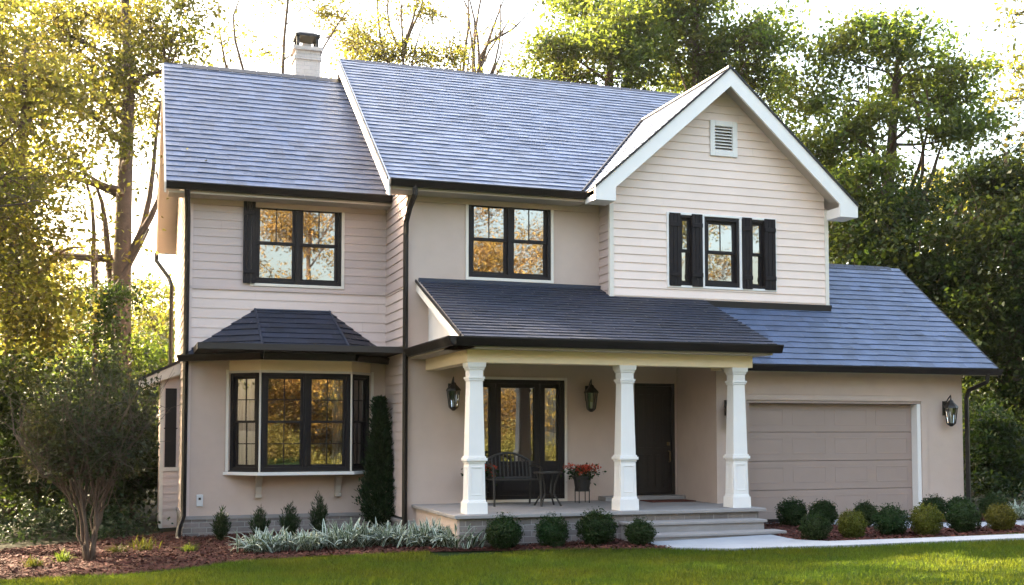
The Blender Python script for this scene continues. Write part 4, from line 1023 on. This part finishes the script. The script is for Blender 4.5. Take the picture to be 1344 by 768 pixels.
# crape myrtle in the bed
def crape():
    b = at_ground(-4.86, -1.3); r = np.random.default_rng(15); root = empty('crape_myrtle', b, 'bare stemmed crape myrtle with a dark twiggy crown in the left bed', 'tree')
    wood = MB(); tips = []
    for k in range(11):
        a = k * .571 + r.normal(0, .2); o = np.array((math.cos(a), math.sin(a) * .8, 0)); s0 = o * r.uniform(.02, .09)
        e = o * r.uniform(.26, .60) + (0, 0, r.uniform(1.35, 1.75)); P = [s0 + (e - s0) * t + o * (-.09 * math.sin(math.pi * t)) + r.normal(size=3) * .016 for t in np.linspace(0, 1, 9)]
        wood.tube(P, [.021 * (1 - .5 * t) * (1.25 if k % 3 else .8) for t in np.linspace(0, 1, 9)], 7)
        for j in range(9):
            h = e + np.clip(r.normal(size=3), -1.5, 1.5) * (.34, .34, .42) + (o[0] * .2, o[1] * .2, .60); st = P[r.integers(4, 9)]; P2 = curve(st, h, r, .08, 6); wood.tube(P2, [.011 * (1 - .6 * t) for t in np.linspace(0, 1, 6)], 5, False)
            for q in range(8):
                tp_ = np.array(P2[r.integers(2, 6)]) + r.normal(size=3) * .2; wood.tube(curve(P2[3], tp_, r, .1, 4), [.005, .004, .003, .002], 3, False); tips.append(tp_)
    tips = np.array(tips); c = np.repeat(tips, 15, 0) + r.normal(size=(len(tips) * 15, 3)) * .085
    c = c[(c[:, 2] > 1.15) & (c[:, 0] ** 2 + c[:, 1] ** 2 < .92 ** 2)]
    wood.build('trunk', M['bark_pale'], root, smooth=True); fast_mesh('crown', leaf_quads(c, .066, r, .3, .6, .3), 4, M['leaf_crape'], root)
crape()
# thin trees rising behind the ridge
d = 34
tree('slender_tree', 'thin leafy tree with crossing bare limbs behind the chimney', gp(366, d), [at(368, 200, d), at(372, 60, d), at(384, -60, d)], .13, [blob(410, 5, d, 50, 34, 36), blob(460, 50, d, 30, 24, 26), blob(340, 40, d, 40, 40, 12), blob(420, -40, d, 60, 40, 30), blob(370, -10, d, 30, 26, 16)],
     'leaf_olive', .12, .26, 30, 21, 'slender trees behind the roof ridge', 'bark_pale', limbs=[(.50, at(286, -10, d), .10), (.54, at(470, -4, d), .07), (.5, at(330, -20, d), .07), (.48, at(300, 40, d), .05)])
d = 36
tree('slender_tree', 'sparse tree with upright limbs behind the left end of the higher ridge', gp(528, d), [at(528, 200, d), at(530, 80, d), at(526, 10, d)], .13, [blob(500, 75, d, 44, 26, 56), blob(560, 80, d, 40, 22, 36), blob(515, 15, d, 44, 40, 22), blob(552, 30, d, 26, 40, 12), blob(470, 62, d, 26, 28, 30), blob(530, -20, d, 50, 26, 22), blob(600, 88, d, 24, 16, 14)],
     'leaf_olive', .12, .26, 32, 22, 'slender trees behind the roof ridge', 'bark_pale', limbs=[(.85, at(488, -30, d), .06), (.9, at(556, -30, d), .06), (.92, at(540, -40, d), .05), (.9, at(505, -40, d), .05), (.8, at(575, 20, d), .04)])
d = 38
tree('slender_tree', 'nearly bare vase shaped tree behind the middle of the higher ridge', gp(622, d), [at(622, 220, d), at(624, 115, d)], .17, [blob(640, 20, d, 60, 50, 16), blob(600, 60, d, 30, 30, 10), blob(690, 70, d, 24, 30, 14), blob(655, 90, d, 40, 16, 12)],
     'leaf_olive', .11, .26, 16, 23, 'slender trees behind the roof ridge', 'bark_pale',
     limbs=[(.95, at(590, -20, d), .08), (.97, at(610, -30, d), .07), (.95, at(640, -40, d), .09), (.97, at(668, -20, d), .08), (.95, at(700, 8, d), .08), (.9, at(628, -40, d), .06), (.92, at(575, 10, d), .05), (.94, at(690, 60, d), .04), (.96, at(655, -40, d), .05), (.93, at(600, 0, d), .04), (.95, at(682, -20, d), .05), (.96, at(648, -10, d), .04), (.94, at(715, 30, d), .035), (.95, at(618, 10, d), .04)])
# big rounded trees behind the main roof
d = 35
tree('shade_tree', 'broad sunlit oak behind the middle of the main roof, left of the gable peak', gp(800, d), [at(800, 260, d), at(800, 110, d), at(803, 0, d), at(806, -60, d)], .3,
     [blob(745, 70, d - 1, 56, 34, 90), blob(800, 40, d - 1.5, 60, 38, 96), blob(775, 5, d, 50, 30, 60), blob(840, 70, d, 45, 36, 60), blob(718, 98, d, 34, 18, 30), blob(850, 10, d + 1, 46, 40, 56), blob(800, 92, d - 1, 70, 24, 56), blob(800, -50, d, 80, 40, 60), blob(860, 60, d + 1, 34, 50, 40)],
     'leaf_green', .16, .33, 52, 31, density=.78, limbs=[(.62, at(770, 30, d), .07), (.58, at(825, 20, d), .07)] + [(.6, at(730, 112, d), .08), (.6, at(850, 95, d), .09)])
tree('shade_tree', 'broad darker oak behind the gable peak', gp(945, d + 1), [at(925, 260, d + 1), at(912, 110, d + 1), at(915, 0, d), at(920, -50, d)], .3,
     [blob(950, 80, d + 1, 66, 42, 100), blob(985, 40, d, 44, 36, 66), blob(910, 35, d + 1, 50, 40, 60), blob(1008, 95, d + 1, 30, 40, 44), blob(940, 130, d + 2, 76, 34, 70), blob(880, 90, d + 2, 44, 34, 40), blob(1012, 140, d + 2, 28, 40, 34), blob(900, -20, d, 60, 36, 44)],
     'leaf_green', .16, .33, 50, 32, density=.75, limbs=[(.55, at(985, 70, d), .08), (.5, at(870, 40, d), .08)])
# the large maple right of the gable, and its darker neighbours
d = 33
tree('shade_tree', 'tall spreading maple with sunlit top right of the gable', gp(1150, d), [at(1158, 420, d), at(1165, 260, d), at(1172, 150, d), at(1180, 60, d)], .3,
     [blob(1085, 120, d - .5, 42, 32, 56), blob(1120, 80, d, 52, 34, 66), blob(1180, 65, d - 1, 56, 34, 84), blob(1230, 95, d, 50, 40, 76), blob(1270, 130, d + .5, 42, 28, 46), blob(1085, 180, d - 1, 44, 34, 56), blob(1130, 160, d - 1.5, 44, 30, 46),
      blob(1075, 225, d, 44, 40, 56), blob(1225, 150, d - 1, 50, 26, 44), blob(1110, 250, d - 2, 64, 36, 76), blob(1290, 165, d, 28, 22, 18), blob(1170, 120, d + 1, 60, 40, 40), blob(1160, 210, d + 1, 60, 40, 30)],
     'leaf_green', .16, .32, 50, 33, density=.66, limbs=[(.45, at(1095, 190, d), .08), (.6, at(1205, 60, d), .07), (.55, at(1240, 180, d), .1), (.5, at(1110, 150, d), .1), (.52, at(1215, 110, d), .09), (.5, at(1140, 100, d), .09), (.5, at(1190, 90, d), .08)])
d = 31
tree('shade_tree', 'dark broad tree behind the right end of the garage roof', gp(1190, d), [at(1180, 420, d), at(1165, 320, d), at(1160, 250, d)], .26,
     [blob(1130, 300, d, 60, 36, 86), blob(1190, 330, d - 1, 66, 44, 100), blob(1240, 390, d - 1, 58, 46, 90), blob(1110, 350, d + 1, 54, 34, 56), blob(1200, 265, d + 2, 50, 30, 46), blob(1270, 450, d - 1, 46, 50, 60)], 'leaf_dark', .16, .32, 50, 34, limbs=[(.5, at(1290, 250, d), .1)])
d = 29
tree('shade_tree', 'dark tall tree filling the right edge beside the garage', gp(1330, d), [at(1330, 400, d), at(1325, 250, d), at(1320, 200, d)], .28,
     [blob(1295, 250, d, 50, 36, 66), blob(1350, 215, d, 50, 44, 66), blob(1320, 310, d - 1, 66, 46, 96), blob(1290, 390, d - .5, 50, 50, 80), blob(1345, 420, d, 50, 54, 80), blob(1390, 320, d, 50, 90, 70), blob(1262, 320, d + 2, 44, 40, 46), blob(1290, 480, d, 46, 50, 76), blob(1345, 530, d, 46, 54, 76)], 'leaf_dark', .15, .31, 48, 35)
d = 27
tree('shade_tree', 'sparse leafy branch tree reaching in at the upper right edge', gp(1420, d), [at(1420, 350, d), at(1410, 180, d), at(1400, 40, d)], .2, [blob(1345, 90, d, 26, 30, 14), blob(1330, 130, d, 24, 16, 9), blob(1340, 25, d, 14, 20, 6), blob(1410, 60, d, 60, 70, 60), blob(1450, 150, d, 70, 60, 60), blob(1420, 10, d, 60, 50, 40), blob(1480, 260, d, 60, 60, 50)], 'leaf_olive', .14, .26, 22, 36)
cone_tree('evergreen_tree', 'dark narrow evergreen to the right of the garage corner', 1305, 540, 25, 34, 37)
d = 40
tree('shade_tree', 'yellow green sunlit tree seen through gaps behind the maple', gp(1230, d), [at(1230, 420, d), at(1230, 260, d)], .25, [blob(1240, 260, d, 60, 44, 70), blob(1290, 300, d, 50, 50, 60), blob(1150, 290, d, 60, 40, 56), blob(1260, 360, d, 60, 50, 60), blob(1330, 380, d, 60, 60, 56), blob(1110, 250, d, 40, 60, 40)], 'leaf_olive', .19, .4, 40, 38)
# bushes and young trees of the wood on the left
for i, (px, py, d, w, h, n, m, lb) in enumerate(((30, 480, 30, 60, 70, 90, 'leaf_green', 'yellow green sapling glowing in the wood behind the left edge trunk'), (215, 420, 33, 42, 90, 80, 'leaf_olive', 'golden backlit sapling just left of the house wall'), (60, 380, 36, 60, 60, 70, 'leaf_olive', 'pale backlit sapling far back in the left wood'),
                                                (50, 585, 22, 70, 60, 110, 'leaf_dark', 'dark leafy bush at the left behind the crape myrtle stems'), (175, 590, 24, 52, 60, 100, 'leaf_dark', 'dark leafy bush between the crape myrtle and the side bay'), (190, 490, 30, 46, 70, 70, 'leaf_green', 'green young tree in shade left of the side canopy'),
                                                (115, 600, 23.5, 60, 56, 100, 'leaf_dark', 'dark bush straight behind the crape myrtle trunk'), (-20, 520, 21, 60, 90, 90, 'leaf_dark', 'tall dark bush cut by the left picture edge'), (120, 500, 28, 80, 70, 90, 'leaf_dark', 'broad dark bush under the pointed evergreen'))):
    b = gp(px, d); tree('understory_bush', lb, b, [at(px, py, d)], .06, [blob(px, py, d, w, h, n), blob(px + 10, min(620, py + h), d, w * .9, h * .6, n // 2)], m, .13, .3, 44, 50 + i, 'bushes and saplings in the wood on the left', cat='bush')
for i, (px, py, d, w, h, n, lb) in enumerate(((1330, 610, 26, 40, 36, 50, 'dark shrub at the right edge beyond the garage bed'), (1290, 600, 30, 40, 50, 40, 'dark shrub behind the garage corner downspout'))):
    b = gp(px, d); tree('understory_bush', lb, b, [at(px, py, d)], .05, [blob(px, py, d, w, h, n)], 'leaf_dark', .1, .25, 44, 70 + i, 'bushes right of the garage', cat='bush')
# the wood behind everything
def woods():
    r = np.random.default_rng(90); C = []
    for x0, x1, y0, y1, z1, n in ((-34, -2, 22, 46, 6.5, 700), (-30, -5.5, 9.5, 24, 2.6, 620), (-2, 22, 34, 52, 7, 260), (12, 44, 16, 40, 8.5, 760), (12.5, 34, 5, 18, 2.4, 420)):
        c = np.stack([r.uniform(x0, x1, n), r.uniform(y0, y1, n), r.random(n) ** .8 * z1], 1); C.append(c)
    c = np.concatenate(C); c = np.repeat(c, 55, 0) + r.normal(size=(len(c) * 55, 3)) * (.75, .75, .55); c = c[c[:, 2] > -.2]
    o = fast_mesh('woods', leaf_quads(c, .26, r, .3, .6), 4, M['leaf_dark']); tag(o, 'far off green woodland closing the view behind the trees', 'woods', kind='stuff')
woods()
# trees added at the left for the lawn's shade, and others across the street, mirrored in the window panes
def side_tree(x, y, h, R, seed, label, m='leaf_gold', n=60, group=None, leaf=.22, lo=.5, nb=7):
    b = (x, y, float(gz(x))); r = np.random.default_rng(seed); bl = []
    for k in range(nb):
        a = k * .9 + r.random(); bl.append(((x + math.cos(a) * R * .55, y + math.sin(a) * R * .55, h * r.uniform(lo, .85)), (R * .55, R * .55, h * .16), n))
    bl.append(((x, y, h * .86), (R * .6, R * .6, h * .14), n))
    tree('shade_tree', label, b, [(x + .2, y, h * .4), (x, y + .2, h * .9)], .3, bl, m, leaf, .42, 52 if leaf > .16 and leaf < .18 else 28, seed, group)
GL = 'golden leafed tree across the street, mirrored in the window panes'
for i, (x, y, h, R) in enumerate(((-9, -34, 11, 4.0), (-3, -38, 13, 4.4), (3.5, -36, 14.5, 4.6), (8.5, -40, 13, 4.0), (13, -41, 16.5, 5.0), (21, -38, 15, 4.6), (29, -42, 17.5, 5.2), (38, -40, 15, 5.0))):
    side_tree(x, y, h, R, 100 + i, GL, ('leaf_gold', 'leaf_green', 'leaf_gold', 'leaf_amber', 'leaf_gold', 'leaf_amber', 'leaf_gold', 'leaf_amber')[i], 56, 'trees across the street mirrored in the panes', .17, .04, 14)
SL = 'leafy tree added at or just beyond the left edge to shade the lawn'
for i, (x, y, h, R) in enumerate(((-7.7, 2.3, 11.0, 2.2), (-9.8, 1.0, 9.0, 2.2), (-9.0, 6.6, 16.5, 3.4), (-12.5, -2.5, 9.5, 2.6), (-9.8, -3.6, 10.5, 2.4))):
    side_tree(x, y, h, R, 120 + i, SL, 'leaf_olive', 58 if i == 2 else (62 if i == 0 else 44), 'trees added beyond the left edge to shade the lawn', .14 if i == 2 else .12, .4, 11)

for i, (x, y, h, R) in enumerate(((17.5, -7.0, 12, 3.8), (22, -15, 13, 4.5))):  # unseen trees added to cut skylight on the garage and lawn
    side_tree(x, y, h, R, 140 + i, 'large unseen tree added beyond the right edge to dim the garage', 'leaf_green', 60, 'unseen trees added beyond the right edge', .2, .3, 10)
for i, (x, y, h, R) in enumerate(((-1.2, -30.5, 6.0, 1.7), (7.5, -31, 7.5, 2.2))):  # added to put dark patches into the bay window's reflection
    side_tree(x, y, h, R, 150 + i, 'small dark tree added across the street to darken the bay window reflection', 'leaf_dark', 30, 'small dark trees added across the street', .17, .3, 7)
def street_hedge():  # hedge added to hide the sunlit lawn in the bay window's reflection
    r = np.random.default_rng(97); n = 42000
    c = np.stack([r.uniform(-9, 22, n), -27.5 + r.normal(0, .35, n), np.abs(r.normal(0, .55, n)) + r.uniform(0, .7, n)], 1); c[:, 2] *= .8 + .3 * np.sin(c[:, 0] * 1.3); c[:, 2] += gz(c[:, 0])
    o = fast_mesh('hedge', leaf_quads(c, .11, r, .4, .6), 4, M['leaf_amber']); tag(o, 'long golden leafed hedge added across the street to fill the bay window reflection', 'hedge')
street_hedge()
def undergrowth():
    r = np.random.default_rng(95); C = []
    for x0, x1, y0, y1, n in ((-26, -3.95, 1.8, 16, 3000), (-26, -7.5, -4, 2, 900), (11.2, 26, -1, 12, 1600)):
        C.append(np.stack([r.uniform(x0, x1, n), r.uniform(y0, y1, n), r.random(n) ** 2 * .5], 1))
    c = np.concatenate(C); c[:, 2] += gz(c[:, 0]); c = np.repeat(c, 26, 0) + r.normal(size=(len(c) * 26, 3)) * (.16, .16, .08)
    o = fast_mesh('undergrowth', leaf_quads(c, .09, r, .6, .6), 4, M['leaf_conifer']); tag(o, 'low dark leafy undergrowth on the woodland floor', 'undergrowth', kind='stuff')
undergrowth()

# ------------------------------------------------------------------ the air: thin haze added for the warm flare glow at the left
HAZE = 0.0002
if HAZE:
    mb = MB(); mb.box(-640, 640, -640, 640, -1.6, 24)
    hm = bpy.data.materials.new('haze_air'); hm.use_nodes = True; n, l = hm.node_tree.nodes, hm.node_tree.links; n.remove(n['Principled BSDF'])
    v = n.new('ShaderNodeVolumePrincipled'); v.inputs['Color'].default_value = (.95, .93, .9, 1); v.inputs['Density'].default_value = HAZE; v.inputs['Anisotropy'].default_value = .8
    l.new(v.outputs[0], n['Material Output'].inputs['Volume'])
    hz = mb.build('haze', hm); hz['kind'] = 'stuff'; hz['label'] = 'thin haze added to give the warm flare glow at the left'; hz['category'] = 'haze'
